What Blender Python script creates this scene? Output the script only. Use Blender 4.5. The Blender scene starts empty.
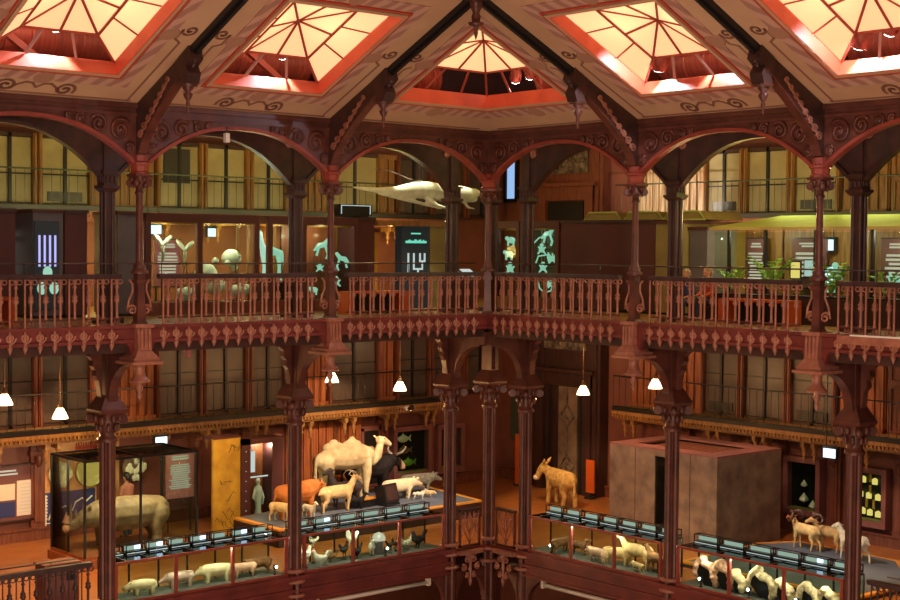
import bpy, math, random
from mathutils import Vector, Matrix
random.seed(11)
SC = bpy.context.scene
COL = SC.collection
PI = math.pi

# ---------------------------------------------------------------- materials
def lin(c):
    out = []
    for v in c[:3]:
        v /= 255.0
        out.append(v / 12.92 if v <= 0.04045 else ((v + 0.055) / 1.055) ** 2.4)
    return (*out, 1.0)

def mat(name, rgb, rough=0.5, metal=0.0, rgb2=None, scale=6.0, stretch=(1, 1, 1), bump=0.0, detail=4.0, lo=0.35, hi=0.65, spec=0.5, wave=None):
    m = bpy.data.materials.new(name); m.use_nodes = True
    nt = m.node_tree; b = nt.nodes['Principled BSDF']
    b.inputs['Base Color'].default_value = lin(rgb)
    b.inputs['Roughness'].default_value = rough
    b.inputs['Metallic'].default_value = metal
    b.inputs['Specular IOR Level'].default_value = spec
    if rgb2 is not None or bump:
        tc = nt.nodes.new('ShaderNodeTexCoord'); mp = nt.nodes.new('ShaderNodeMapping')
        mp.inputs['Scale'].default_value = stretch
        nt.links.new(tc.outputs['Object'], mp.inputs['Vector'])
        if wave:
            n = nt.nodes.new('ShaderNodeTexWave'); n.bands_direction = wave
            n.inputs['Distortion'].default_value = 2.0
            fac = n.outputs['Fac']
        else:
            n = nt.nodes.new('ShaderNodeTexNoise'); n.inputs['Detail'].default_value = detail
            fac = n.outputs['Fac']
        n.inputs['Scale'].default_value = scale
        nt.links.new(mp.outputs['Vector'], n.inputs['Vector'])
        if rgb2 is not None:
            r = nt.nodes.new('ShaderNodeValToRGB')
            r.color_ramp.elements[0].position = lo; r.color_ramp.elements[0].color = lin(rgb)
            r.color_ramp.elements[1].position = hi; r.color_ramp.elements[1].color = lin(rgb2)
            nt.links.new(fac, r.inputs['Fac']); nt.links.new(r.outputs['Color'], b.inputs['Base Color'])
        if bump:
            bp = nt.nodes.new('ShaderNodeBump'); bp.inputs['Strength'].default_value = bump; bp.inputs['Distance'].default_value = 0.02
            nt.links.new(fac, bp.inputs['Height']); nt.links.new(bp.outputs['Normal'], b.inputs['Normal'])
    return m

def emit(name, rgb, strength):
    m = bpy.data.materials.new(name); m.use_nodes = True
    b = m.node_tree.nodes['Principled BSDF']
    b.inputs['Base Color'].default_value = (0.02, 0.02, 0.02, 1)
    b.inputs['Emission Color'].default_value = lin(rgb)
    b.inputs['Emission Strength'].default_value = strength
    return m

def glass(name, tint=(235, 245, 240), refl=0.10):
    m = bpy.data.materials.new(name); m.use_nodes = True
    nt = m.node_tree; nt.nodes.clear()
    o = nt.nodes.new('ShaderNodeOutputMaterial'); mx = nt.nodes.new('ShaderNodeMixShader')
    t = nt.nodes.new('ShaderNodeBsdfTransparent'); t.inputs['Color'].default_value = lin(tint)
    g = nt.nodes.new('ShaderNodeBsdfGlossy'); g.inputs['Roughness'].default_value = 0.03
    lw = nt.nodes.new('ShaderNodeLayerWeight'); lw.inputs['Blend'].default_value = refl
    nt.links.new(lw.outputs['Fresnel'], mx.inputs[0])
    nt.links.new(t.outputs[0], mx.inputs[1]); nt.links.new(g.outputs[0], mx.inputs[2])
    nt.links.new(mx.outputs[0], o.inputs[0])
    return m

M = {}
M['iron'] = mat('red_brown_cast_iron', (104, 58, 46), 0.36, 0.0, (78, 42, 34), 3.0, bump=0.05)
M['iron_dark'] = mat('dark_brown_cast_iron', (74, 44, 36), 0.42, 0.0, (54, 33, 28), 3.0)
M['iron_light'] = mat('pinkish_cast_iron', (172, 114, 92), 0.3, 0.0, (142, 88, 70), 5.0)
M['mould'] = mat('brick_red_moulding', (150, 66, 50), 0.45, 0.0, (128, 54, 44), 4.0)
M['fascia'] = mat('oxblood_fascia', (124, 54, 46), 0.42, 0.0, (100, 42, 37), 2.0)
M['rail'] = mat('dark_handrail', (74, 52, 50), 0.35, 0.0, (56, 40, 40), 3.0)
M['wood'] = mat('red_brown_panelling', (122, 68, 48), 0.5, 0.0, (92, 48, 35), 3.0, (6, 6, 0.6))
M['wood_board'] = mat('orange_brown_boards', (158, 88, 46), 0.5, 0.0, (116, 60, 34), 4.0, (5, 5, 0.3))
M['wood_lit'] = mat('lit_boards', (206, 184, 150), 0.5, 0.0, (150, 108, 72), 4.0, (5, 5, 0.3))  # boards painted paler to stand in for the white light on them
M['wood_gold'] = mat('golden_oak', (152, 108, 56), 0.5, 0.0, (116, 76, 40), 4.0, (5, 5, 0.4))
M['wood_dark'] = mat('dark_walnut', (66, 38, 32), 0.5, 0.0, (46, 27, 25), 3.0, (5, 5, 0.5))
M['wall_red'] = mat('brown_red_wall', (122, 70, 56), 0.6, 0.0, (108, 60, 48), 1.2)
M['frame_mauve'] = mat('mauve_brown_frame', (126, 78, 72), 0.5, 0.0, (112, 68, 64), 2.0)
M['parquet'] = mat('oak_parquet', (172, 108, 58), 0.3, 0.0, (134, 78, 40), 2.0, (0.6, 7, 1), detail=6)
M['deck'] = mat('ochre_deck', (150, 118, 62), 0.5, 0.0, (128, 98, 50), 3.0)
M['curtain'] = mat('beige_case_curtain', (168, 156, 118), 0.7, 0.0, (148, 136, 100), 1.5)
M['panel_dark'] = mat('dark_glazed_shelf', (88, 74, 68), 0.35, 0.0, (66, 56, 52), 1.2)
M['black'] = mat('black_metal', (30, 27, 27), 0.4, 0.2)
M['steel'] = mat('dark_grey_steel', (62, 60, 58), 0.35, 0.6)
M['rail_green'] = mat('grey_green_rail', (74, 84, 70), 0.45, 0.3)
M['cream'] = mat('cream_ceiling', (196, 158, 124), 0.75, 0.0, (184, 144, 112), 0.8)
M['ornament'] = mat('brown_painted_scroll', (136, 92, 74), 0.75)
M['band'] = mat('pink_ornament_band', (194, 150, 130), 0.7, 0.0, (164, 118, 102), 1.7, wave='DIAGONAL', lo=0.4, hi=0.6)
M['medal'] = mat('tan_medallion', (166, 122, 98), 0.7)
M['red_line'] = mat('red_painted_line', (190, 70, 50), 0.6)
M['curb'] = mat('orange_red_curb', (214, 96, 66), 0.45, 0.0, (200, 84, 58), 2.0)
M['muntin'] = mat('russet_glazing_bar', (150, 66, 48), 0.5)
M['strut'] = mat('pale_strut', (170, 130, 120), 0.5)
M['copper'] = mat('copper_red_duct', (150, 66, 46), 0.45, 0.2, (120, 50, 38), 8.0, (3, 0.2, 0.2))
M['attic'] = mat('attic_dark', (60, 30, 26), 0.8)
M['maroon'] = mat('maroon_exhibit_block', (86, 40, 36), 0.6, 0.0, (74, 34, 32), 1.0)
M['greybrown'] = mat('mottled_brown_cladding', (128, 104, 86), 0.55, 0.0, (96, 76, 63), 2.4, detail=8)
M['grey'] = mat('grey_exhibit_block', (104, 98, 100), 0.55, 0.0, (86, 80, 84), 1.4)
M['olive'] = mat('olive_exhibit_block', (142, 126, 68), 0.6, 0.0, (124, 108, 58), 1.5)
M['yellow'] = mat('ochre_yellow_panel', (212, 164, 50), 0.55, 0.0, (178, 130, 38), 2.0)
M['vein'] = mat('dark_vein', (92, 66, 30), 0.6)
M['canopy'] = mat('lime_canopy', (176, 186, 92), 0.6, 0.0, (160, 168, 80), 1.0)
M['orange'] = mat('orange_lacquer', (206, 92, 34), 0.45, 0.0, (190, 80, 30), 1.0)
M['pink_panel'] = mat('dusky_pink_panel', (176, 104, 104), 0.6)
M['plum_panel'] = mat('plum_panel', (110, 66, 66), 0.6)
M['paper'] = mat('pale_print', (222, 206, 190), 0.6)
M['blue_print'] = mat('deep_blue_print', (46, 54, 110), 0.5)
M['mural'] = mat('tan_mural', (168, 116, 72), 0.7, 0.0, (196, 150, 98), 2.0)
M['red_ink'] = mat('red_ink', (160, 60, 34), 0.7)
M['stone'] = mat('carved_grey_relief', (120, 106, 88), 0.6, 0.0, (60, 48, 42), 5.0, bump=0.6)
M['platform'] = mat('slate_platform', (98, 104, 116), 0.5, 0.0, (84, 90, 102), 2.0)
M['plat_edge'] = mat('orange_platform_edge', (214, 142, 48), 0.5)
M['glass'] = glass('clear_glass')
M['glass_top'] = glass('smoky_glass', (170, 176, 178), 0.22)
M['box_glass'] = emit('mint_label_box', (180, 212, 192), 0.5)
M['white'] = mat('matt_white', (226, 224, 214), 0.55)
M['lamp_cap'] = mat('brass_lamp_cap', (150, 110, 70), 0.35, 0.6)
M['bone'] = mat('pale_bone', (224, 230, 204), 0.55, 0.0, (204, 212, 182), 3.0)
M['leaf'] = mat('fresh_green_leaf', (136, 190, 70), 0.5, 0.0, (100, 156, 50), 4.0)
M['horn'] = mat('brown_horn', (92, 58, 44), 0.45, 0.0, (60, 38, 32), 14.0)
M['horn_pale'] = mat('pale_horn', (176, 160, 136), 0.45, 0.0, (120, 104, 88), 8.0)
M['eye'] = mat('dark_eye', (18, 14, 12), 0.15)
M['skin'] = mat('skin', (204, 150, 120), 0.55)
M['hair'] = mat('dark_hair', (30, 24, 22), 0.5)
M['hair_grey'] = mat('fair_hair', (150, 130, 104), 0.6)
M['soil'] = mat('vitrine_floor', (92, 92, 84), 0.7, 0.0, (66, 66, 62), 5.0)
E_ = {}
E_['lamp'] = emit('glowing_opal_glass', (255, 226, 176), 5.0)
E_['bulb'] = emit('white_spot_lens', (255, 252, 246), 14.0)
E_['blue'] = emit('blue_white_screen', (190, 226, 255), 2.2)
E_['pane'] = emit('backlit_diffuser', (255, 200, 146), 1.05)
E_['sky'] = emit('blue_daylight_glass', (150, 188, 236), 0.9)
E_['mint'] = emit('lit_mint_figure', (178, 240, 210), 0.62)
E_['violet'] = emit('lit_violet_tube', (186, 184, 255), 0.95)
E_['screen_teal'] = emit('lit_dark_screen', (26, 40, 44), 0.35)
E_['title'] = emit('lit_teal_title', (110, 224, 190), 0.8)
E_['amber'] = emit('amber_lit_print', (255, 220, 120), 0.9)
E_['tag'] = emit('lit_white_tag', (220, 240, 235), 0.6)
E_['text'] = emit('lit_cream_text', (240, 226, 200), 0.6)  # printed text given its own glow in place of the spots on it

def diffuser(name, rgb, e):
    m = bpy.data.materials.new(name); m.use_nodes = True
    nt = m.node_tree; nt.nodes.clear(); o = nt.nodes.new('ShaderNodeOutputMaterial'); ad = nt.nodes.new('ShaderNodeAddShader')
    t = nt.nodes.new('ShaderNodeBsdfTranslucent'); t.inputs['Color'].default_value = (0.6, 0.5, 0.38, 1)
    g = nt.nodes.new('ShaderNodeEmission'); g.inputs['Color'].default_value = lin(rgb); g.inputs['Strength'].default_value = e
    nt.links.new(t.outputs[0], ad.inputs[0]); nt.links.new(g.outputs[0], ad.inputs[1]); nt.links.new(ad.outputs[0], o.inputs[0]); return m
E_['pane'] = diffuser('backlit_diffuser', (255, 186, 138), 0.72)

def fur(name, rgb, rgb2, scale=7.0, patch=None, axis=0, p0=0.4, p1=0.5, bump=0.5):
    """coat colour with fine mottling; patch = second coat colour beyond p0..p1 along one body axis"""
    m = mat(name, rgb, 0.8, 0.0, rgb2, scale, bump=bump, detail=8, spec=0.2)
    if patch:
        nt = m.node_tree; b = nt.nodes['Principled BSDF']
        src = b.inputs['Base Color'].links[0].from_socket
        tc = nt.nodes.new('ShaderNodeTexCoord'); sp = nt.nodes.new('ShaderNodeSeparateXYZ')
        mr = nt.nodes.new('ShaderNodeMapRange'); mx = nt.nodes.new('ShaderNodeMix'); mx.data_type = 'RGBA'
        nt.links.new(tc.outputs['Object'], sp.inputs[0]); nt.links.new(sp.outputs[axis], mr.inputs[0])
        mr.inputs[1].default_value = p0; mr.inputs[2].default_value = p1
        nt.links.new(mr.outputs[0], mx.inputs[0]); nt.links.new(src, mx.inputs[6]); mx.inputs[7].default_value = lin(patch)
        nt.links.new(mx.outputs[2], b.inputs['Base Color'])
    return m

# ---------------------------------------------------------------- mesh builder
class MB:
    def __init__(s): s.v = []; s.f = []; s.s = []; s.m = []; s.mi = 0
    def add(s, vs, fs, smooth=False, T=None):
        b = len(s.v)
        for p in vs:
            p = Vector(p); s.v.append(tuple(T @ p) if T is not None else tuple(p))
        for f in fs: s.f.append([b + i for i in f]); s.s.append(smooth); s.m.append(s.mi)
        return s
    def box(s, x0, x1, y0, y1, z0, z1, T=None, c=0.0):
        if x1 < x0: x0, x1 = x1, x0
        if y1 < y0: y0, y1 = y1, y0
        if z1 < z0: z0, z1 = z1, z0
        vs = [(x, y, z) for z in (z0, z1) for y in (y0, y1) for x in (x0, x1)]
        return s.add(vs, [(0, 2, 3, 1), (4, 5, 7, 6), (0, 1, 5, 4), (2, 6, 7, 3), (0, 4, 6, 2), (1, 3, 7, 5)], False, T)
    def frus(s, c, a, b, z0, z1, T=None):
        """square frustum: half-sizes a=(x,y) at z0, b at z1"""
        vs = [(c[0] + sx * q[0], c[1] + sy * q[1], z) for q, z in ((a, z0), (b, z1)) for sy in (-1, 1) for sx in (-1, 1)]
        return s.add(vs, [(0, 2, 3, 1), (4, 5, 7, 6), (0, 1, 5, 4), (2, 6, 7, 3), (0, 4, 6, 2), (1, 3, 7, 5)], False, T)
    def lathe(s, prof, c=(0, 0, 0), seg=12, T=None, smooth=True):
        vs = []; fs = []; n = len(prof)
        for r, z in prof:
            for i in range(seg):
                a = 2 * PI * i / seg; vs.append((c[0] + r * math.cos(a), c[1] + r * math.sin(a), c[2] + z))
        for j in range(n - 1):
            for i in range(seg):
                k = (i + 1) % seg; fs.append((j * seg + i, j * seg + k, (j + 1) * seg + k, (j + 1) * seg + i))
        s.add(vs, fs, smooth, T)
        s.add([vs[i] for i in range(seg)], [tuple(reversed(range(seg)))], False, T)
        s.add([vs[(n - 1) * seg + i] for i in range(seg)], [tuple(range(seg))], False, T)
        return s
    def tube(s, pts, r, seg=6, T=None, closed=False, flat=1.0, flat_axis=None):
        pts = [Vector(p) for p in pts]; n = len(pts)
        rs = r if isinstance(r, (list, tuple)) else [r] * n
        vs = []; fs = []; prev = None
        for i in range(n):
            if closed: t = pts[(i + 1) % n] - pts[i - 1]
            else: t = pts[min(i + 1, n - 1)] - pts[max(i - 1, 0)]
            if t.length < 1e-9: t = Vector((0, 0, 1))
            t.normalize()
            if prev is None:
                up = Vector((0, 0, 1)) if abs(t.z) < 0.9 else Vector((1, 0, 0))
                a = t.cross(up).normalized()
            else:
                a = prev - t * prev.dot(t)
                if a.length < 1e-6: a = t.orthogonal()
                a.normalize()
            b = t.cross(a); prev = a
            for k in range(seg):
                th = 2 * PI * k / seg + PI / seg
                o = a * math.cos(th) * rs[i] + b * math.sin(th) * rs[i]
                if flat_axis is not None: o[flat_axis] *= flat
                vs.append(pts[i] + o)
        for i in range(n if closed else n - 1):
            j = (i + 1) % n
            for k in range(seg):
                l = (k + 1) % seg; fs.append((i * seg + k, i * seg + l, j * seg + l, j * seg + k))
        if not closed:
            fs.append(tuple(reversed(range(seg)))); fs.append(tuple((n - 1) * seg + k for k in range(seg)))
        return s.add(vs, fs, seg > 4, T)
    def ell(s, c, r, T=None, seg=10, rings=6):
        if not isinstance(r, (tuple, list)): r = (r, r, r)
        vs = [(c[0], c[1], c[2] - r[2])]; fs = []
        for j in range(1, rings):
            ph = -PI / 2 + PI * j / rings
            for i in range(seg):
                a = 2 * PI * i / seg
                vs.append((c[0] + r[0] * math.cos(ph) * math.cos(a), c[1] + r[1] * math.cos(ph) * math.sin(a), c[2] + r[2] * math.sin(ph)))
        vs.append((c[0], c[1], c[2] + r[2])); top = len(vs) - 1
        for i in range(seg):
            k = (i + 1) % seg
            fs.append((0, 1 + k, 1 + i)); fs.append((top, top - seg + i, top - seg + k))
            for j in range(rings - 2):
                a = 1 + j * seg; fs.append((a + i, a + k, a + seg + k, a + seg + i))
        return s.add(vs, fs, True, T)
    def prism(s, poly, t0, t1, plane='xz', T=None, smooth=False):
        """polygon in a plane, extruded along the third axis from t0 to t1"""
        f = {'xz': lambda a, b, t: (a, t, b), 'yz': lambda a, b, t: (t, a, b), 'xy': lambda a, b, t: (a, b, t)}[plane]
        n = len(poly); area = sum(poly[i][0] * poly[(i + 1) % n][1] - poly[(i + 1) % n][0] * poly[i][1] for i in range(n))
        if area < 0: poly = poly[::-1]
        lo, hi = (t0, t1) if plane != 'xz' else (t1, t0)
        vs = [f(a, b, lo) for a, b in poly] + [f(a, b, hi) for a, b in poly]
        fs = [tuple(reversed(range(n))), tuple(range(n, 2 * n))] + [(i, (i + 1) % n, n + (i + 1) % n, n + i) for i in range(n)]
        if (t1 < t0): fs = [tuple(reversed(q)) for q in fs]
        return s.add(vs, fs, smooth, T)
    def slab(s, quad, nrm, th):
        q = [Vector(p) for p in quad]; n = len(q); nn = Vector(nrm) * th
        vs = q + [p + nn for p in q]
        fs = [tuple(reversed(range(n))), tuple(range(n, 2 * n))] + [(i, (i + 1) % n, n + (i + 1) % n, n + i) for i in range(n)]
        return s.add(vs, fs)
    def mesh(s, name, mats):
        me = bpy.data.meshes.new(name); me.from_pydata(s.v, [], s.f)
        for m in (mats if isinstance(mats, (list, tuple)) else [mats]): me.materials.append(m)
        me.polygons.foreach_set('use_smooth', s.s); me.polygons.foreach_set('material_index', s.m)
        me.update(); return me

def link(name, me, parent=None):
    o = bpy.data.objects.new(name, me); COL.objects.link(o)
    if parent is not None: o.parent = parent
    return o
def part(mb, name, m, parent, label=None):
    o = link(name, mb.mesh(name, m), parent)
    if label: o['label'] = label
    return o
def P(side, u, d, z): return Vector((u, d, z)) if side == 'L' else Vector((d, -u, z))
def SR(side): return 0.0 if side == 'L' else -PI / 2
def SM(side): return Matrix.Identity(4) if side == 'L' else Matrix.Rotation(-PI / 2, 4, 'Z')
def tag(o, label, cat, group=None):
    o['label'] = label; o['category'] = cat
    if group: o['group'] = group
    return o
def thing(name, label, cat, side='L', u=0, d=0, z=0, rz=0.0, group=None):
    o = link(name, None); o.empty_display_size = 0.1
    o.location = P(side, u, d, z); o.rotation_euler = (0, 0, SR(side) + rz)
    return tag(o, label, cat, group)
def solo(mb, name, m, label, cat, side='L', u=0, d=0, z=0, rz=0.0, group=None):
    o = link(name, mb.mesh(name, m)); o.location = P(side, u, d, z); o.rotation_euler = (0, 0, SR(side) + rz)
    return tag(o, label, cat, group)
def struct(mb, name, m, side=None):
    o = link(name, mb.mesh(name, m)); o['kind'] = 'structure'
    if side: o.rotation_euler = (0, 0, SR(side))
    return o
KIDS = {}
def dup(root, label, side, u, d, z, rz=0.0, group=None):
    def cp(o, par):
        c = o.copy(); COL.objects.link(c)
        if par is not None: c.parent = par
        for k in [q for q in ALLKIDS(o)]: cp(k, c)
        return c
    r = cp(root, None)
    r.location = P(side, u, d, z); r.rotation_euler = (0, 0, SR(side) + rz); r['label'] = label
    if group: r['group'] = group
    return r
def ALLKIDS(o): return list(o.children)
def spiral(cx, cz, r, turns=1.6, y=0.0, n=22, flip=1, a0=0.0):
    return [(cx + flip * r * (1 - 0.85 * i / n) * math.cos(a0 + turns * 2 * PI * i / n), y, cz + r * (1 - 0.85 * i / n) * math.sin(a0 + turns * 2 * PI * i / n)) for i in range(n + 1)]
WING = {'L': "the camel's wing", 'R': "the donkey's wing"}
ORD = ['first', 'second', 'third', 'fourth', 'fifth', 'sixth', 'seventh', 'eighth', 'ninth', 'tenth']
B = 1.41          # distance from the balcony edge to the main column row
# ---------------------------------------------------------------- camera
cam = bpy.data.cameras.new('camera'); cam.lens = 1458.68 * 36.0 / 900.0; cam.sensor_width = 36.0; cam.clip_end = 300
co = bpy.data.objects.new('camera', cam); COL.objects.link(co); SC.camera = co
_y, _p, _r = 0.852271, -0.0355603, 0.00812554
_f = Vector((math.cos(_y) * math.cos(_p), math.sin(_y) * math.cos(_p), math.sin(_p)))
_rt = Vector((math.sin(_y), -math.cos(_y), 0)); _up = _rt.cross(_f)
_r2 = _rt * math.cos(_r) + _up * math.sin(_r); _u2 = _up * math.cos(_r) - _rt * math.sin(_r)
co.matrix_world = Matrix(((_r2.x, _u2.x, -_f.x, -25.3425), (_r2.y, _u2.y, -_f.y, -27.5173), (_r2.z, _u2.z, -_f.z, 8.0), (0, 0, 0, 1)))

# ---------------------------------------------------------------- shell
m = MB(); m.box(-17, 9.5, B - .06, 9.5, -.12, 0); m.box(B - .06, 9.5, -17, B - .06, -.12, 0); struct(m, 'floor', M['parquet'])
m = MB(); m.box(-17, 9.5, 0, 9.5, 5.98, 6.3); m.box(0, 9.5, -17, 0, 5.98, 6.3); struct(m, 'floor', M['deck'])
m = MB(); m.box(-17, 9.5, .1, 9.5, 5.92, 5.98); m.box(.1, 9.5, -17, .1, 5.92, 5.98); struct(m, 'ceiling', M['wood_dark'])
m = MB(); m.box(-17, 9.5, .15, 9.5, 11.4, 11.5); m.box(.15, 9.5, -17, .15, 11.4, 11.5); struct(m, 'ceiling', M['wood'])
m = MB(); m.box(-17, 9.5, B + .2, 9.5, -.55, -.12); m.box(B + .2, 9.5, -17, B + .2, -.55, -.12); struct(m, 'ceiling', M['wood_dark'])
m = MB(); m.box(-42, 9.8, -42, 9.8, -5.2, -5); struct(m, 'floor', M['wood_dark'])
m = MB(); m.box(-17, 9.8, 9.5, 9.8, -5, 11.5); struct(m, 'wall_left', M['wall_red'])
m = MB(); m.box(9.5, 9.8, -17, 9.5, -5, 11.5); struct(m, 'wall_right', M['wall_red'])
m = MB(); m.box(-17, 2.9, 2.6, 2.9, 11.5, 15.5); m.box(2.6, 2.9, -17, 2.6, 11.5, 15.5); struct(m, 'wall_back', M['attic'])
# deck edge mouldings and main beams
for side in 'LR':
    m = MB(); a, b = (-17, 0.0) if side == 'L' else (0.0, 17)
    m.box(a, b, -.06, .12, 5.98, 6.3); m.box(a, b, -.12, .06, 6.26, 6.33); m.box(a, b, -.10, .10, 5.95, 6.02)
    m.mi = 1; m.box(a, b, .04, .42, 5.74, 5.93); m.box(a, b, .0, .2, 5.86, 5.94)
    struct(m, 'trim_%d' % (1 if side == 'L' else 2), [M['fascia'], M['iron_dark']], side)
    m = MB(); a, b = (-17, .05) if side == 'L' else (-.05, 17)
    m.box(a, b, B - .12, B + .15, -.62, -.02); m.box(a, b, B - .22, B, -.06, .05); m.box(a, b, B - .17, B, -.36, -.28); m.box(a, b, B - .15, B, -.62, -.55)
    a, b = (0, B + .1) if side == 'L' else (-B - .1, 0); m.box(a, b, B - .09, B + .1, -.2, -.008)
    struct(m, 'trim_%d' % (3 if side == 'L' else 4), M['fascia'], side)
    m = MB(); m.box(a, b, 8.9, 9.5, 11.14, 11.4); m.box(a, b, 9.25, 9.5, 10.98, 11.14)
    struct(m, 'trim_%d' % (5 if side == 'L' else 6), M['wood_gold'], side)
    m = MB(); a, b = (-17, 9.5) if side == 'L' else (-9.5, 17)
    m.box(a, b, 9.38, 9.5, 0, .3); m.box(a, b, 9.34, 9.5, .3, .36)
    struct(m, 'baseboard_left' if side == 'L' else 'baseboard_right', M['wood'], side)

# ---------------------------------------------------------------- columns
def capital(m, z0, z1, r0, r1, ab, seg=12):
    """leafy bell with a square plate"""
    h = z1 - z0
    m.lathe([(r0 * 1.25, z0 - .02), (r0 * 1.35, z0 + .04 * h), (r0 * 1.2, z0 + .1 * h), (r0, z0 + .14 * h), (r0 * 1.08, z0 + .4 * h), (r1 * .8, z0 + .7 * h), (r1, z0 + .86 * h)], seg=seg)
    for k in range(8):
        a = k * PI / 4; rr = r1 * .93
        for f, q, w in ((.42, .82, .9), (.72, 1.0, 1.15)):
            m.ell((rr * q * math.cos(a + (0 if f > .5 else PI / 8)), rr * q * math.sin(a + (0 if f > .5 else PI / 8)), z0 + f * h), (.1 * w * r1 * 2, .1 * w * r1 * 2, .15 * h), seg=6, rings=5)
    m.frus((0, 0), (ab * .9, ab * .9), (ab, ab), z0 + .86 * h, z0 + .93 * h); m.box(-ab, ab, -ab, ab, z0 + .93 * h, z1)
def volutes(root, z, rad, r, mt, n=4):
    for k in range(n):
        a = PI / 4 + k * PI / 2; v = MB()
        T = Matrix.Translation((rad * math.cos(a), rad * math.sin(a), z)) @ Matrix.Rotation(a, 4, 'Z') @ Matrix.Rotation(PI / 2, 4, 'X')
        v.lathe([(r * .9, -r * .45), (r, -r * .3), (r, r * .3), (r * .9, r * .45)], seg=12, T=T)
        v.lathe([(r * .4, -r * .62), (r * .4, r * .62)], seg=8, T=T)
        part(v, 'volute', mt, root)
def edge_column(label, side, u, rz=0.0, scrolls=True):
    r = thing('balcony_column', label, 'column', side, u, 0, 6.3, rz, 'slender columns along the upper balcony edge')
    mt = M['iron']
    m = MB(); m.frus((0, 0), (.16, .16), (.11, .11), 0, .1); m.frus((0, 0), (.1, .1), (.075, .075), .1, .9); m.box(-.12, .12, -.12, .12, .9, .98); m.box(-.09, .09, -.09, .09, .98, 1.12)
    part(m, 'pedestal', mt, r)
    if scrolls:
        for f in (-1, 1):
            s = MB(); pts = spiral(f * .17, .34, .12, 1.5, 0, 22, f, -.2)[::-1]
            pts = pts + [(f * .25, 0, .55), (f * .16, 0, .74), (f * .17, 0, .9), (f * .24, 0, .98)]
            s.tube(pts, .026, 6); part(s, 'scroll', M['iron_light'], r)
    m = MB(); m.lathe([(.17, 1.1), (.19, 1.14), (.17, 1.18), (.12, 1.22), (.14, 1.26), (.1, 1.31), (.083, 1.4), (.07, 2.78), (.08, 2.8)], seg=14)
    part(m, 'shaft', mt, r)
    m = MB(); capital(m, 2.8, 3.2, .075, .2, .2); part(m, 'capital', mt, r); volutes(r, 3.02, .2, .085, M['iron'])
    m = MB(); m.lathe([(.2, 3.2), (.21, 3.24), (.18, 3.26), (.2, 3.38), (.24, 3.4), (.24, 3.44), (.17, 3.47), (.17, 3.6)], seg=8, smooth=False)
    part(m, 'impost_ring', M['mould'], r)
    if not scrolls: return r
    # corbel below the balcony
    m = MB(); m.frus((0, -.04), (.16, .2), (.16, .16), -.5, -.02); m.frus((0, -.02), (.28, .3), (.16, .2), -.66, -.5); m.box(-.22, .22, -.24, .14, -.03, .05)
    for k in (-.09, 0, .09): m.box(k - .02, k + .02, -.27, -.2, -.46, -.06)
    part(m, 'console', M['iron_light'], r)
    m = MB(); m.box(-.3, .3, -.32, .32, -.74, -.66); m.box(-.36, .36, -.37, .37, -.8, -.74); part(m, 'console_plate', M['iron_light'], r)
    m = MB(); m.lathe([(.2, -1.2), (.22, -1.17), (.2, -1.14), (.13, -1.06), (.1, -.96), (.12, -.84), (.17, -.8)], seg=12); part(m, 'urn_drop', M['iron_light'], r)
    m = MB(); m.lathe([(.01, -1.58), (.035, -1.52), (.05, -1.47), (.03, -1.42), (.06, -1.36), (.08, -1.3), (.05, -1.24), (.06, -1.2)], seg=10); part(m, 'finial', M['iron_light'], r)
    for f in (-1, 1):
        pl = [(f * .16, -.05)] + [(f * (.86 - .62 * math.sin(t)), -.06 - .6 * (1 - math.cos(t))) for t in [k * PI / 16 for k in range(9)]] + [(f * .16, -.68)]
        m = MB(); m.prism(pl, -.085, .1, 'xz'); part(m, 'side_brace', M['fascia'], r)
    return r
E_POS = [('L', 0), ('L', -5), ('L', -10), ('R', 5), ('R', 10)]
edge_column('red balcony column standing in the angle where the two wings meet', 'L', 0, -PI / 4, False)
edge_column('slender red balcony column above the white camel, next to the corner one', 'L', -5)
edge_column('slender red balcony column above the glass rhino case', 'L', -10)
edge_column('slender red balcony column in front of the big maroon exhibit block', 'R', 5)
edge_column('slender red balcony column in front of the lime green canopy', 'R', 10)

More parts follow.
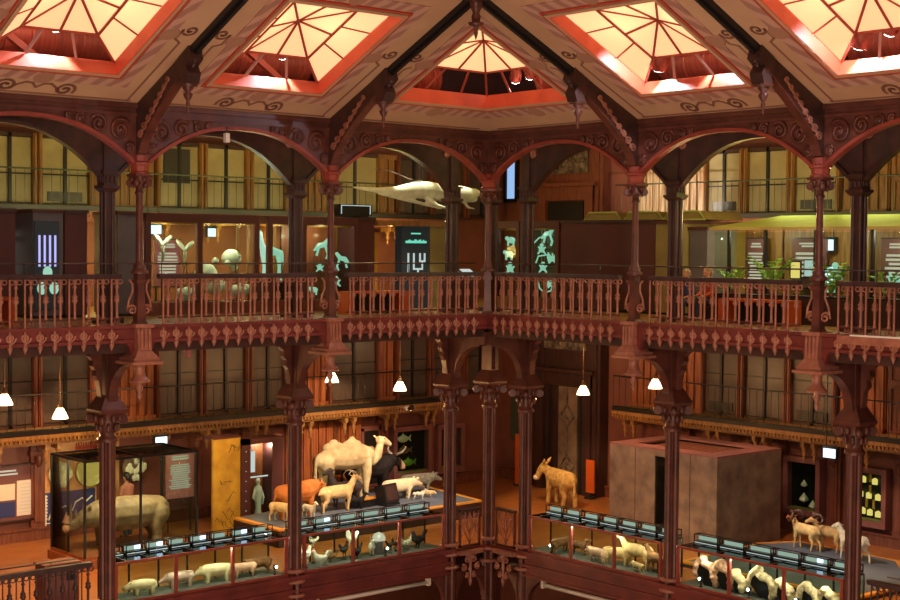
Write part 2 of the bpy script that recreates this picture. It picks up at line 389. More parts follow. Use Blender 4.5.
def crocket(f):
    pts = [(f * .17, 5.9), (f * .62, 5.9), (f * .6, 5.8), (f * .45, 5.72), (f * .48, 5.6), (f * .38, 5.5), (f * .4, 5.38), (f * .31, 5.28), (f * .33, 5.16), (f * .25, 5.05), (f * .2, 4.7), (f * .17, 4.7)]
    return pts
def main_column(label, side, u, d=B, brace=True, rz=0.0, crockets=(-1, 1)):
    r = thing('gallery_column', label, 'column', side, u, d, 0, rz, 'main columns of the lower gallery')
    mt = M['iron']
    m = MB()
    m.box(-.12, .12, -.12, .12, -5, 3.72)
    for k in range(4):
        a = k * PI / 2
        m.lathe([(.075, -5), (.075, 3.72)], (.115 * math.cos(a), .115 * math.sin(a), 0), 10)
    part(m, 'shaft', mt, r)
    m = MB()
    for z in (-.5, -.16, .1):
        m.lathe([(.22, z), (.27, z + .03), (.27, z + .07), (.22, z + .1)], seg=14)
    part(m, 'base_ring', M['iron_light'], r)
    m = MB(); capital(m, 3.72, 4.42, .17, .3, .33); part(m, 'capital', mt, r); volutes(r, 4.2, .36, .11, mt)
    m = MB(); m.frus((0, 0), (.32, .32), (.15, .2), 4.42, 4.72); m.box(-.13, .13, -.2, .2, 4.72, 5.92); m.box(-.04, .04, -.25, -.18, 4.75, 5.8)
    part(m, 'impost', mt, r)
    if brace:
        n = 14; arc = [(-.2 - 1.0 * math.sin(t * PI / 2 / n), 4.62 + .86 * (1 - math.cos(t * PI / 2 / n)) * 1.0) for t in range(n + 1)]
        arc = [(-.22 - 1.02 * (1 - math.cos(t * PI / 2 / n)), 4.6 + .92 * math.sin(t * PI / 2 / n)) for t in range(n + 1)]
        m = MB(); m.prism([(-.2, 5.92), (-.2, 4.6)] + arc + [(-1.41, 5.52), (-1.41, 5.92)], -.1, .1, 'yz'); part(m, 'brace', M['iron'], r)
        m = MB(); m.tube([(0, a, b) for a, b in arc], .05, 4, flat=3.0, flat_axis=0); part(m, 'brace_moulding', M['iron'], r)
    for f in crockets:
        m = MB(); m.prism(crocket(f), -.09, .09, 'xz'); part(m, 'crocket_bracket', M['iron'], r)
    # lower spandrels under the floor
    for f in (-1, 1):
        pl = [(f * .2, -.6)] + [(f * (.95 - .75 * math.sin(t * PI / 16)), -.62 - .8 * (1 - math.cos(t * PI / 16))) for t in range(9)]
        m = MB(); m.prism(pl, -.08, .08, 'xz'); part(m, 'spandrel', M['iron'], r)
    return r
main_column('clustered column in front of the glass rhino case', 'L', -10)
main_column('clustered column between the rhino figurines and the hens', 'L', -5)
main_column('clustered column at the hens\' end of the corner railing', 'L', 0, crockets=(-1,))
main_column('innermost corner column behind the pierced corner railing', 'L', B, B, False, 0, ())
main_column('clustered column beside the donkey, at the end of the corner railing', 'R', 0, crockets=(1,))
main_column('clustered column in front of the doorway of the big brown box', 'R', 5)
main_column('clustered column among the mouflons, beside a lit sign', 'R', 10)

def upper_column(label, side, u, d=B):
    r = thing('arcade_column', label, 'column', side, u, d, 6.3, 0, 'main columns of the upper gallery')
    m = MB(); m.box(-.08, .08, -.1, .1, 0, 2.9)
    for k in range(4): m.lathe([(.055, 0), (.055, 2.9)], (.085 * (1 if k % 2 else -1), .085 * (1 if k > 1 else -1), 0), 8)
    m.box(-.26, .26, -.26, .26, 0, .12); part(m, 'shaft', M['iron_dark'], r)
    m = MB(); m.frus((0, 0), (.13, .13), (.2, .2), 2.86, 2.94); m.box(-.21, .21, -.21, .21, 2.94, 3.0); m.box(-.16, .16, -.16, .16, 3.0, 3.26); m.box(-.2, .2, -.2, .2, 3.26, 3.32)
    for k in (-1, 1):
        for q in (-.1, 0, .1): m.ell((q, k * .17, 3.13), (.04, .03, .09), seg=6, rings=5); m.ell((k * .17, q, 3.13), (.03, .04, .09), seg=6, rings=5)
    part(m, 'capital', M['iron_dark'], r)
    m = MB(); m.box(-.13, .13, -.1, .1, 3.32, 5.08); part(m, 'pier', M['iron_dark'], r)
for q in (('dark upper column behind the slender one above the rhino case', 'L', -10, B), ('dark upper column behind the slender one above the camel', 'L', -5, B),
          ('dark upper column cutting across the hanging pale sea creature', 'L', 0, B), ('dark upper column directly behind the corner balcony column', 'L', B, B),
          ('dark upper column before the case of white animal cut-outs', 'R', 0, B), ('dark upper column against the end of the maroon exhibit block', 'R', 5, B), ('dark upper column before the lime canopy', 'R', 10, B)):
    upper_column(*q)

# ---------------------------------------------------------------- arches
def arch_curve(zc, zs, h=2.34, n=28, p=2.3):
    return [(-h + 2 * h * i / n, zc - (zc - zs) * abs(-1 + 2 * i / n) ** p) for i in range(n + 1)]
def arch(name, label, side, u, d, z0, zc, zs, ztop, mt, mt2, group, scr=M['iron']):
    r = thing(name, label, 'arch', side, u, d, z0, 0, group)
    cv = [(a, b - z0) for a, b in arch_curve(zc, zs)]
    m = MB(); m.prism([(-2.5, ztop - z0), (-2.5, zs - z0)] + cv + [(2.5, zs - z0), (2.5, ztop - z0)], -.05, .09, 'xz'); part(m, 'web', mt, r)
    m = MB(); m.tube([(a, 0, b) for a, b in cv], .055, 4, flat=2.6, flat_axis=1); part(m, 'archivolt', mt2, r)
    m = MB(); m.box(-2.5, 2.5, -.12, .12, ztop - z0 - .1, ztop - z0); m.box(-2.5, 2.5, -.09, .1, ztop - z0 - .26, ztop - z0 - .2); part(m, 'frieze', mt, r)
    for f in (-1, 1):
        for x, z, rr, fl in ((2.02, -.62, .25, 1), (1.52, -.52, .2, -1), (1.12, -.45, .13, 1), (.84, -.42, .08, -1), (2.24, -1.0, .11, -1)):
            z += (11.0 - 10.94) + ztop - z0
            s = MB(); s.tube(spiral(f * x, z, rr, 1.7, -.07, 20, f * fl, .6), .036, 5); s.ell((f * x, -.08, z), (.05, .03, .05), seg=6, rings=4)
            part(s, 'scroll', scr, r)
    return r
AL = {('L', -2.5): 'red arch next to the corner, above the hanging sea creature', ('L', -7.5): 'red arch between the columns above the camel and the rhino case',
      ('L', -12.5): 'red arch running out of the picture beyond the rhino case column', ('R', 2.5): 'red arch next to the corner, above the maroon exhibit block',
      ('R', 7.5): 'red arch between the maroon block and the lime canopy', ('R', 12.5): 'red arch running out of the picture beyond the lime canopy column'}
for (s, u), l in AL.items():
    arch('balcony_arch', l, s, u, 0, 9.7, 10.6, 9.74, 10.97, M['iron'], M['mould'], 'arches along the balcony edge')
    arch('gallery_arch', l.replace('red arch', 'dark inner arch'), s, u, B, 9.6, 10.56, 9.5, 11.4, M['iron_dark'], M['iron_dark'], 'arches of the inner column row', M['iron_light'])  # darker iron paints in the weaker light on the inner arches

# ---------------------------------------------------------------- balustrade
def railing(label, side, u0, u1, d=0.0, z=6.3, drops=True, mt=None, guard=True):
    mt = mt or M['iron']; uc = (u0 + u1) / 2; h = (u1 - u0) / 2
    r = thing('balcony_railing' if drops else 'gallery_railing', label, 'railing', side, uc, d, z, 0, 'railing panels between the columns')
    m = MB(); m.box(-h, h, -.07, .07, 1.03, 1.1); m.box(-h, h, -.045, .045, 1.0, 1.03); part(m, 'handrail', M['rail'], r)
    m = MB(); m.box(-h, h, -.02, .02, .15, .185); part(m, 'lower_rail', mt, r)
    n = max(2, round(2 * h / .31)); st = 2 * h / n
    m = MB()
    for k in range(2 * n):
        x = -h + (k + .5) * st / 2
        m.tube([(x + st / 4 + .055 * math.cos(a), 0, .945 + .05 * math.sin(a)) for a in [j * PI / 4 for j in range(8)]], .015, 4, closed=True)
    part(m, 'lattice_band', M['iron_light'] if drops else mt, r)
    tb = MB(); tb.lathe([(.026, .18), (.046, .2), (.026, .24), (.03, .5), (.044, .52), (.07, .56), (.044, .6), (.066, .63), (.04, .66), (.028, .7), (.024, .8), (.048, .83), (.026, .87), (.024, 1.0)], seg=8)
    tm = tb.mesh('turned_baluster', M['iron_light'] if drops else mt)
    sb = MB()
    if drops:
        sb.lathe([(.004, -.5), (.042, -.42), (.058, -.36), (.04, -.33), (.055, -.3), (.034, -.27), (.04, -.2), (.026, -.1), (.026, 0), (.045, .03), (.028, .06), (.022, .18), (.022, 1.0)], (0, -.12, 0), 8)
        sb.tube([(.07 * math.cos(a), -.12, -.17 + .07 * math.sin(a)) for a in [j * PI / 5 for j in range(10)]], .028, 5, closed=True)
        sb.tube([(0, -.12, -.25), (.05, -.14, -.27), (.1, -.15, -.22), (.12, -.15, -.16)], .02, 4)
    else: sb.lathe([(.016, 0), (.016, 1.0)], (0, 0, 0), 6)
    sm = sb.mesh('plain_bar', M['iron_light'] if drops else mt)
    hb = MB()
    for f in (-1, 1): hb.tube(spiral(f * .05, .08, .05, 1.2, 0, 10, f, 1.4), .012, 4)
    hm = hb.mesh('heart_scroll', M['iron_light'] if drops else mt)
    for k in range(n):
        x = -h + (k + .25) * st
        o = link('plain_bar', sm, r); o.location = (x, .05 if drops else 0, 0)
        o = link('turned_baluster', tm, r); o.location = (x + st / 2, 0, 0)
        q = link('heart_scroll', hm, o)
    return r
RL = [('L', -4.55, -.3, 'upper balcony railing from the corner to the column above the camel'), ('L', -9.55, -5.45, 'upper balcony railing between the columns above the camel and the rhino case'),
      ('L', -14.9, -10.45, 'upper balcony railing beyond the column above the rhino case'), ('R', .3, 4.55, 'upper balcony railing from the corner to the maroon block column'),
      ('R', 5.45, 9.55, 'upper balcony railing between the maroon block and lime canopy columns'), ('R', 10.45, 14.9, 'upper balcony railing beyond the lime canopy column')]
for s, a, b, l in RL: railing(l, s, a, b)
railing('lower railing beside the glass rhino case, running out of the picture', 'L', -14.9, -10.4, B - .02, 0.0, False, M['iron_dark'])
railing('lower railing beyond the mouflons, running out of the picture', 'R', 10.4, 14.9, B - .02, 0.0, False, M['iron_dark'])
for s, l in (('L', "thin guard pipe above the upper balcony handrail of the camel's wing"), ('R', "thin guard pipe above the upper balcony handrail of the donkey's wing")):
    r = thing('guard_pipe', l, 'guard rail', s, 0, .18, 7.3)
    f = -1 if s == 'L' else 1
    m = MB(); m.tube([(f * .25, 0, .32), (f * 15, 0, .32)], .017, 6); part(m, 'pipe', M['rail'], r)
    for k in range(1, 12):
        if k % 4 == 0: continue
        m = MB(); m.tube([(f * k * 1.25, -.02, .05), (f * k * 1.25, .0, .32)], .012, 5); part(m, 'bracket', M['steel'], r)
for s, l in (('L', 'thin bar behind the lower railing beside the rhino case'), ('R', 'thin bar behind the lower railing beyond the mouflons')):
    f = -1 if s == 'L' else 1; r = thing('guard_pipe', l, 'guard rail', s, f * 10.4, 2.1, 0)
    m = MB(); m.tube([(0, 0, 1.05), (f * 4.5, 0, 1.05)], .018, 6); part(m, 'pipe', M['rail'], r)
    for k in (.6, 2.4, 4.2):
        m = MB(); m.tube([(f * k, 0, 0), (f * k, 0, 1.05)], .014, 5); part(m, 'post', M['rail'], r)

# corner railing of pierced gothic work
def corner_panel(side, label):
    u0 = .34 if side == 'L' else -1.07
    r = thing('pierced_railing', label, 'railing', side, u0 + .36, B - .02, 0)
    mt = M['iron']
    m = MB(); m.box(-.37, .37, -.06, .06, .96, 1.03); part(m, 'handrail', M['rail'], r)
    m = MB(); m.box(-.37, .37, -.03, .03, 0, .06); m.box(-.37, -.33, -.03, .03, 0, 1); m.box(.33, .37, -.03, .03, 0, 1); part(m, 'panel_frame', mt, r)
    m = MB()
    for f in (-1, 1):
        m.tube([(f * .33, 0, .95), (f * .3, 0, .6), (f * .12, 0, .3), (0, 0, .1)], .02, 5)
        m.tube([(f * .16, 0, .95), (f * .14, 0, .65), (0, 0, .35)], .02, 5)
        m.tube([(f * .33, 0, .05), (f * .3, 0, .3), (f * .16, 0, .55), (0, 0, .9)], .02, 5)
        m.tube(spiral(f * .24, .8, .08, 1.3, 0, 12, f), .016, 5)
    m.tube([(0, 0, .05), (0, 0, .97)], .022, 5); part(m, 'tracery', M['iron_light'], r)  # lighter iron stands in for the hall light on the tracery
    m = MB(); m.box(-.4, .4, -.1, .06, -.12, -.02)
    for f in (-1, 1):
        for k in range(3): m.tube(spiral(f * (.12 + .12 * (k % 2)), -.25 - .22 * k, .12 - .02 * k, 1.5, -.04, 14, f, 1.0), .03, 5)
    m.lathe([(.004, -1.0), (.04, -.92), (.06, -.84), (.03, -.76), (.05, -.5), (.03, -.12)], (0, -.03, 0), 8)
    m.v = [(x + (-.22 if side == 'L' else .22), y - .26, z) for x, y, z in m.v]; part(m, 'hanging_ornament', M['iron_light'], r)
corner_panel('L', 'pierced iron corner railing on the hens\' side of the innermost column')
corner_panel('R', 'pierced iron corner railing on the donkey\'s side of the innermost column')
# ---------------------------------------------------------------- sloping nave ceiling
ZC, KS = 10.94, 0.47
TH = math.atan(KS); CT, ST = math.cos(TH), math.sin(TH)
def SK(side, s, dd, n=0.0):
    u = -s if side == 'L' else s
    return P(side, u, -dd + n * ST, ZC + KS * dd + n * CT)
def NRM(side):
    v = SM(side) @ Vector((0, ST, CT)); return v.normalized()
def plate(m, side, poly, n0=0.0, th=.1):
    m.slab([SK(side, s, d, n0) for s, d in poly], NRM(side), th)
D0, D1 = 1.05, 3.95
for side in 'LR':
    m = MB()
    for s0 in (5, 10):
        a, b = s0 + 1.08, s0 + 3.92
        plate(m, side, [(s0, 0), (s0 + 5, 0), (s0 + 5, D0), (s0, D0)]); plate(m, side, [(s0, D1), (s0 + 5, D1), (s0 + 5, 5), (s0, 5)])
        plate(m, side, [(s0, D0), (a, D0), (a, D1), (s0, D1)]); plate(m, side, [(b, D0), (s0 + 5, D0), (s0 + 5, D1), (b, D1)])
    plate(m, side, [(15, 0), (20, 0), (20, 5), (15, 5)])
    plate(m, side, [(0, 0), (5, 0), (5, 1.1), (1.1, 1.1)]); plate(m, side, [(3.95, 1.1), (5, 1.1), (5, 5), (3.95, 3.95)])
    # painted ornament: border lines and scrolls
    m.mi = 1
    def ribbon(pts, w, closed=False):
        n = len(pts); rng = range(n if closed else n - 1)
        for i in rng:
            p, q = Vector(pts[i]), Vector(pts[(i + 1) % n]); t = (q - p); 
            if t.length < 1e-6: continue
            t.normalize(); o = Vector((-t.y, t.x)) * w / 2; e = t * w * .3
            plate(m, side, [tuple(p + o - e), tuple(p - o - e), tuple(q - o + e), tuple(q + o + e)], -.006, .006)
    for s0 in (5, 10):
        ribbon([(s0 + .32, .16), (s0 + 4.68, .16)], .05)
        for f, c in ((1, s0 + .38), (-1, s0 + 4.62)):
            ribbon([(c, .16), (c, 2.25), (c + f * .15, 2.35), (c + f * .15, 2.66)], .05)
            ribbon([(x, y) for x, _, y in spiral(c - f * .02, 2.66, .17, 1.4, 0, 18, -f, PI)], .06)
        for f in (-1, 1):
            c = s0 + 2.5 + f * .62
            ribbon([(x, y) for x, _, y in spiral(c, .36, .22, 1.5, 0, 24, f, -.4)], .07)
            ribbon([(s0 + 2.5, .36), (s0 + 2.5 + f * .12, .5), (s0 + 2.5 + f * .26, .52), (s0 + 2.5 + f * .42, .4), (s0 + 2.5 + f * .5, .26)], .06)
    c = 4.62; ribbon([(c, .16), (c, 2.2), (c - .12, 2.3)], .05)
    ribbon([(x, y) for x, _, y in spiral(c + .02, 2.66, .17, 1.4, 0, 18, 1, PI)], .06)
    ribbon([(.5, .16), (4.68, .16)], .05)
    struct(m, 'ceiling', [M['cream'], M['ornament']])
m = MB(); m.box(-42, -5, -42, -5, 13.29, 13.4); struct(m, 'ceiling', M['cream'])

# ---------------------------------------------------------------- skylights
def bar(m, a, b, w=.035, h=.05): m.tube([a, b], w, 4)
def skylight(label, side, s0):
    a, b = s0 + 1.08, s0 + 3.92; c = s0 + 2.5
    r = link('skylight', None); r.location = SK(side, c, 2.5); tag(r, label, 'skylight', 'skylights in the sloping ceiling')
    inv = Matrix.Translation(-r.location)
    def prt(mb, name, mt):
        mb.v = [tuple(inv @ Vector(p)) for p in mb.v]; return part(mb, name, mt, r)
    K = lambda s, d, n=0.0: SK(side, s, d, n)
    N = NRM(side)
    def strip(m, p, q, n0, n1, off):
        """upright board from plan point p to q, between heights n0 and n1, thickness toward off"""
        p = (p[0] - off[0] * .02, p[1] - off[1] * .02); q = (q[0] - off[0] * .02, q[1] - off[1] * .02)
        A, Bq, Cc, D = K(*p, n0), K(*q, n0), K(*q, n1), K(*p, n1)
        o = K(p[0] + off[0], p[1] + off[1]) - K(*p); m.slab([A, Bq, Cc, D], o.normalized(), .06)
    m = MB()
    strip(m, (a, D0), (b, D0), -.04, .26, (0, -1)); strip(m, (a, D1), (b, D1), -.04, .26, (0, 1))
    strip(m, (a, D0), (a, D1), -.04, .26, (-1, 0)); strip(m, (b, D0), (b, D1), -.04, .26, (1, 0)); prt(m, 'curb', M['curb'])
    def ring(m, o0, o1, n0, th):
        for poly in ([(a - o1, D0 - o1), (b + o1, D0 - o1), (b + o0, D0 - o0), (a - o0, D0 - o0)], [(a - o1, D1 + o1), (b + o1, D1 + o1), (b + o0, D1 + o0), (a - o0, D1 + o0)],
                     [(a - o1, D0 - o1), (a - o0, D0 - o0), (a - o0, D1 + o0), (a - o1, D1 + o1)], [(b + o1, D0 - o1), (b + o0, D0 - o0), (b + o0, D1 + o0), (b + o1, D1 + o1)]):
            m.slab([K(*p, n0) for p in poly], N, th)
    m = MB(); ring(m, .17, .42, -.02, .02); prt(m, 'ornament_band', M['band'])
    m = MB(); ring(m, .0, .07, -.05, .05); prt(m, 'inner_moulding', M['cream'])
    m = MB(); ring(m, .1, .14, -.03, .03); prt(m, 'painted_line', M['red_line'])
    T = Matrix(((1, 0, 0, 0), (0, 1, 0, 0), (0, 0, 1, 0), (0, 0, 0, 1)))
    for p in ((c, D0 - .32), (c, D1 + .32), (a - .32, 2.5), (b + .32, 2.5)):
        q = K(*p, -.03); m = MB()
        rot = Vector((0, 0, 1)).rotation_difference(N).to_matrix().to_4x4()
        m.lathe([(.2, 0), (.22, .02), (.22, .05)], seg=18, T=Matrix.Translation(q) @ rot); prt(m, 'medallion', M['medal'])
    # glazing: a ring and a hub
    ra, rb, r0, r1, nr, nh = a + .62, b - .62, D0 + .56, D1 - .56, .45, .7
    hub = (c, 2.5, nh); R4 = [(ra, r0, nr), (rb, r0, nr), (rb, r1, nr), (ra, r1, nr)]; O4 = [(a + .04, D0 + .04, .24), (b - .04, D0 + .04, .24), (b - .04, D1 - .04, .24), (a + .04, D1 - .04, .24)]
    mid = lambda p, q, t=.5: tuple(p[i] + (q[i] - p[i]) * t for i in range(3))
    def pane(q): m = MB(); m.slab([K(*p) for p in q], N, .02); prt(m, 'glass_pane', E_['pane'])
    def mb_(p, q, w=.035): m = MB(); m.tube([K(*p), K(*q)], w, 4); prt(m, 'glazing_bar', M['muntin'])
    for i in range(4):
        p, q = R4[i], R4[(i + 1) % 4]; h = mid(p, q)
        pane([p, h, hub]); pane([h, q, hub]); mb_(h, hub); mb_(p, hub); mb_(p, q); mb_(O4[i], p)
        if i > 0:
            P0, Q0 = O4[i], O4[(i + 1) % 4]
            for t0, t1 in ((0, 1 / 3), (1 / 3, 2 / 3), (2 / 3, 1)):
                pane([mid(P0, Q0, t0), mid(P0, Q0, t1), mid(p, q, t1), mid(p, q, t0)])
                if t1 < .99: mb_(mid(P0, Q0, t1), mid(p, q, t1), .025)
    for t in (.3, .68):
        m = MB(); m.tube([K(*mid(O4[0], O4[1], t)), K(*mid(R4[0], R4[1], t + .04))], .035, 4); prt(m, 'strut', M['strut'])
    return r
SKL = {('L', 5): 'skylight above the arch between the camel and rhino case columns', ('L', 10): 'skylight in the ceiling bay beyond the rhino case column',
       ('R', 5): 'skylight above the arch between the maroon block and the lime canopy', ('R', 10): 'skylight in the ceiling bay beyond the lime canopy column'}
for (s, q), l in SKL.items(): skylight(l, s, q)

def corner_skylight():
    r = link('skylight', None); r.location = (-2.5, -2.5, 12.0); tag(r, 'diamond-shaped corner skylight folded across the angle of the ceiling', 'skylight', 'skylights in the sloping ceiling')
    inv = Matrix.Translation(-r.location)
    def prt(mb, name, mt): mb.v = [tuple(inv @ Vector(p)) for p in mb.v]; return part(mb, name, mt, r)
    c0, c1 = 1.1, 3.95
    def Q(x, y, h=0.0): return Vector((-x, -y, ZC + KS * min(x, y) + h))   # plan distances from the two walls
    up = Vector((0, 0, 1))
    m = MB()
    for p, q, o in (((c1, c0), (c0, c0), (0, 1)), ((c0, c0), (c0, c1), (1, 0)), ((c0, c1), (c1, c1), (0, -1)), ((c1, c1), (c1, c0), (-1, 0))):
        p = (p[0] + o[0] * .02, p[1] + o[1] * .02); q = (q[0] + o[0] * .02, q[1] + o[1] * .02); m.slab([Q(*p, -.04), Q(*q, -.04), Q(*q, .28), Q(*p, .28)], (o[0], o[1], 0), .06)
    prt(m, 'curb', M['curb'])
    for side in 'LR':
        g = (lambda x, y, h=0.0: Q(x, y, h)) if side == 'L' else (lambda x, y, h=0.0: Q(y, x, h))
        def st(m, o0, o1, h0, th):
            A = [(c1 + o1, c0 - o1), (c1 + o0, c0 - o0), (c0 - o0, c0 - o0), (c0 - o1, c0 - o1)]; Bq = [(c1 + o1, c0 - o1), (c1 + o0, c0 - o0), (c1 + o0, c1 + o0), (c1 + o1, c1 + o1)]
            for poly in (A, Bq): m.slab([g(*p, h0) for p in poly], up, th)
        m = MB(); st(m, .17, .42, -.03, .02); prt(m, 'ornament_band', M['band'])
        m = MB(); st(m, 0, .07, -.06, .05); prt(m, 'inner_moulding', M['cream'])
        m = MB(); st(m, .1, .14, -.04, .03); prt(m, 'painted_line', M['red_line'])
        for p in ((2.5, c0 - .32), (c1 + .32, 2.5)):
            m = MB(); rot = Vector((0, 0, 1)).rotation_difference(NRM(side)).to_matrix().to_4x4()
            m.lathe([(.2, 0), (.22, .02), (.22, .05)], seg=18, T=Matrix.Translation(g(*p, -.05)) @ rot); prt(m, 'medallion', M['medal'])
    def W(x, y, h): return Vector((-x, -y, ZC + KS * min(x, y) + h))
    hub = (2.52, 2.52, .68); i0, i1 = 1.62, 3.4
    Rr = [(i1, i0, .52), (i0, i0, .5), (i0, i1, .52), (i1, i1, .5)]; Oo = [(c1 - .04, c0 + .04, .27), (c0 + .04, c0 + .04, .27), (c0 + .04, c1 - .04, .27), (c1 - .04, c1 - .04, .27)]
    mid = lambda p, q, t=.5: tuple(p[k] + (q[k] - p[k]) * t for k in range(3))
    def pane(q): m = MB(); m.slab([W(*p) for p in q], up, .02); prt(m, 'glass_pane', E_['pane'])
    def b_(p, q, w=.035): m = MB(); m.tube([W(*p), W(*q)], w, 4); prt(m, 'glazing_bar', M['muntin'])
    for i in range(4):
        p, q = Rr[i], Rr[(i + 1) % 4]; h = mid(p, q)
        pane([p, h, hub]); pane([h, q, hub]); b_(h, hub); b_(p, hub); b_(p, q); b_(Oo[i], p)
        if i > 1:
            P0, Q0 = Oo[i], Oo[(i + 1) % 4]
            pane([P0, mid(P0, Q0), h, p]); pane([mid(P0, Q0), Q0, q, h]); b_(mid(P0, Q0), h)
        else:
            for t in (.3, .7): b_(mid(Oo[i], Oo[i + 1], t), mid(p, q, t), .03)
corner_skylight()

# ---------------------------------------------------------------- ribs
def rib(label, side, s, name='ceiling_rib'):
    u = -s if side == 'L' else s
    r = thing(name, label, 'rib', side, u, 0, 9.7, 0, 'ribs of the sloping ceiling')
    z = lambda dd: ZC + KS * dd - 9.7
    m = MB(); n = 14
    arc = [(-.1 - 1.7 * (t / n), .25 + 1.5 * (t / n) ** .72) for t in range(n + 1)]
    m.prism([(0.05, .05), (-.1, .05)] + arc + [(-2.12, z(1.85)), (-2.15, z(2.15)), (0.05, z(0))], -.11, .11, 'yz'); part(m, 'bracket', M['iron_dark'], r)
    m = MB(); m.tube([(0, a, b) for a, b in arc], .06, 4, flat=2.4, flat_axis=0); part(m, 'bracket_moulding', M['iron'], r)
    for f in (-1, 1):
        m = MB(); pts = []
        for k in range(8):
            T = Matrix.Translation((f * .13, 0, 0)) @ Matrix(((0, 1, 0, 0), (1, 0, 0, 0), (0, 0, 1, 0), (0, 0, 0, 1)))
            m.tube(spiral(-.26 - .16 * k, .62 + .15 * k, .1 - .006 * k, 1.5, 0, 12, 1 if k % 2 else -1), .022, 4, T=T); pts.append((f * .12, -.26 - .16 * k, .62 + .15 * k))
        m.tube(pts, .03, 4); part(m, 'leaf_relief', M['iron_light'], r)
    m = MB()
    m.prism([(-1.78, z(1.7)), (-1.75, z(1.7) - .2), (-1.9, z(1.7) - .35), (-1.84, z(1.7) - .5), (-2.12, z(1.7) - .5), (-2.2, z(1.7) - .3), (-2.1, z(1.7) - .15), (-2.28, z(1.7) - .02), (-2.2, z(2.2))], -.15, .15, 'yz')
    m.tube(spiral(-2.12, z(1.7) - .1, .12, 1.4, 0, 12, -1), .05, 5, T=Matrix(((0, 1, 0, 0), (1, 0, 0, 0), (0, 0, 1, 0), (0, 0, 0, 1))))
    part(m, 'console', M['iron_dark'], r)
    m = MB(); zz = z(1.7) - .5
    m.lathe([(.004, zz - .6), (.03, zz - .52), (.02, zz - .45), (.05, zz - .4), (.03, zz - .34), (.08, zz - .26), (.1, zz - .2), (.05, zz - .15), (.12, zz - .08), (.1, zz - .05), (.2, zz - .04), (.2, zz)], (0, -1.95, 0), 10)
    part(m, 'finial', M['iron'], r)
    m = MB(); m.prism([(-2.1, z(2.1)), (-5, z(5)), (-5, z(5) - .13), (-2.1, z(2.1) - .13)], -.1, .1, 'yz'); m.prism([(-2.1, z(2.1) - .13), (-5, z(5) - .13), (-5, z(5) - .2), (-2.1, z(2.1) - .2)], -.04, .04, 'yz')
    part(m, 'beam', M['black'], r)
rib('dark ceiling rib rising from the column above the camel to the corner pendant', 'L', 5)
rib('dark ceiling rib rising from the column above the rhino case', 'L', 10)
rib('dark ceiling rib rising from the maroon block column to the corner pendant', 'R', 5)
rib('dark ceiling rib rising from the lime canopy column', 'R', 10)
m = MB(); m.lathe([(.004, -.78), (.03, -.7), (.05, -.62), (.03, -.56), (.06, -.5), (.16, -.46), (.16, -.42), (.08, -.4), (.1, -.3), (.07, -.22), (.12, -.1), (.14, 0), (.1, .1), (.13, .2), (.13, .32)], seg=12)
solo(m, 'corner_pendant', M['iron'], 'turned corner pendant hanging where the two ribs meet', 'pendant', 'L', -5, -5, 13.18 - .1)
m = MB(); m.box(-20, -5, -5.1, -4.9, 13.1, 13.32); m.box(-5.1, -4.9, -20, -5.1, 13.1, 13.32); struct(m, 'trim_7', M['iron_dark'])

# ---------------------------------------------------------------- attic: ducts and spotlights seen through the skylight gaps
for (s, q), l in {('L', 7.5): 'copper-red ribbed air duct behind the skylight between camel and rhino columns', ('L', 12.5): 'copper-red ribbed air duct behind the skylight beyond the rhino case',
                  ('R', 7.5): 'copper-red ribbed air duct behind the skylight left of the lime canopy column', ('R', 12.5): 'copper-red ribbed air duct behind the outermost skylight over the canopy', ('L', 2.5): 'copper-red air duct behind the corner skylight, camel side', ('R', 2.5): 'copper-red air duct behind the corner skylight, donkey side'}.items():
    u = -q if s == 'L' else q
    r = thing('air_duct', l, 'duct', s, u, .75, 12.25, 0, 'air ducts in the attic')
    T = Matrix.Rotation(PI / 2, 4, 'Y')
    ln = 2.2 if q > 3 else 1.7; sh = 0 if q > 3 else (-.5 if s == 'L' else .5)
    m = MB(); m.lathe([(.42, -ln + sh), (.42, ln + sh)], seg=20, T=T); part(m, 'duct_pipe', M['copper'], r)
    for k in range(8):
        x = -ln + sh + .2 + k * (2 * ln - .4) / 7
        m = MB(); m.lathe([(.42, x - .03), (.46, x), (.42, x + .03)], seg=20, T=T); part(m, 'duct_flange', M['copper'], r)
for s, u, l in (('L', -7.0, 'slanting attic beam seen through the skylight between camel and rhino columns'), ('L', -12.9, 'slanting attic beam seen through the skylight beyond the rhino case')):
    m = MB(); m.tube([(-1.0, 0, .55), (.5, 0, -.45)], .09, 4); solo(m, 'attic_beam', M['muntin'], l, 'beam', s, u, -.1, 12.2)
SPOTS = [('L', -14.0, -1.1, 12.25, 'white-lit spotlight at the edge of the skylight beyond the rhino case'), ('L', -12.35, -1.0, 12.2, 'spotlight under the glazing of the skylight beyond the rhino case'),
         ('L', -7.05, -1.0, 12.15, 'spotlight under the glazing of the skylight between camel and rhino columns'),
         ('R', 1.9, -.9, 12.05, 'first of two spotlights in the corner skylight'), ('R', 2.4, -.9, 12.1, 'second of two spotlights in the corner skylight'),
         ('R', 6.6, -1.1, 11.95, 'large spotlight at the left corner of the skylight beside the canopy column'), ('R', 8.0, -1.0, 12.2, 'small spotlight under the glazing beside the canopy column'),
         ('R', 11.55, -1.05, 11.95, 'larger spotlight in the skylight beyond the canopy column'), ('R', 12.2, -1.05, 12.1, 'smaller spotlight in the skylight beyond the canopy column')]
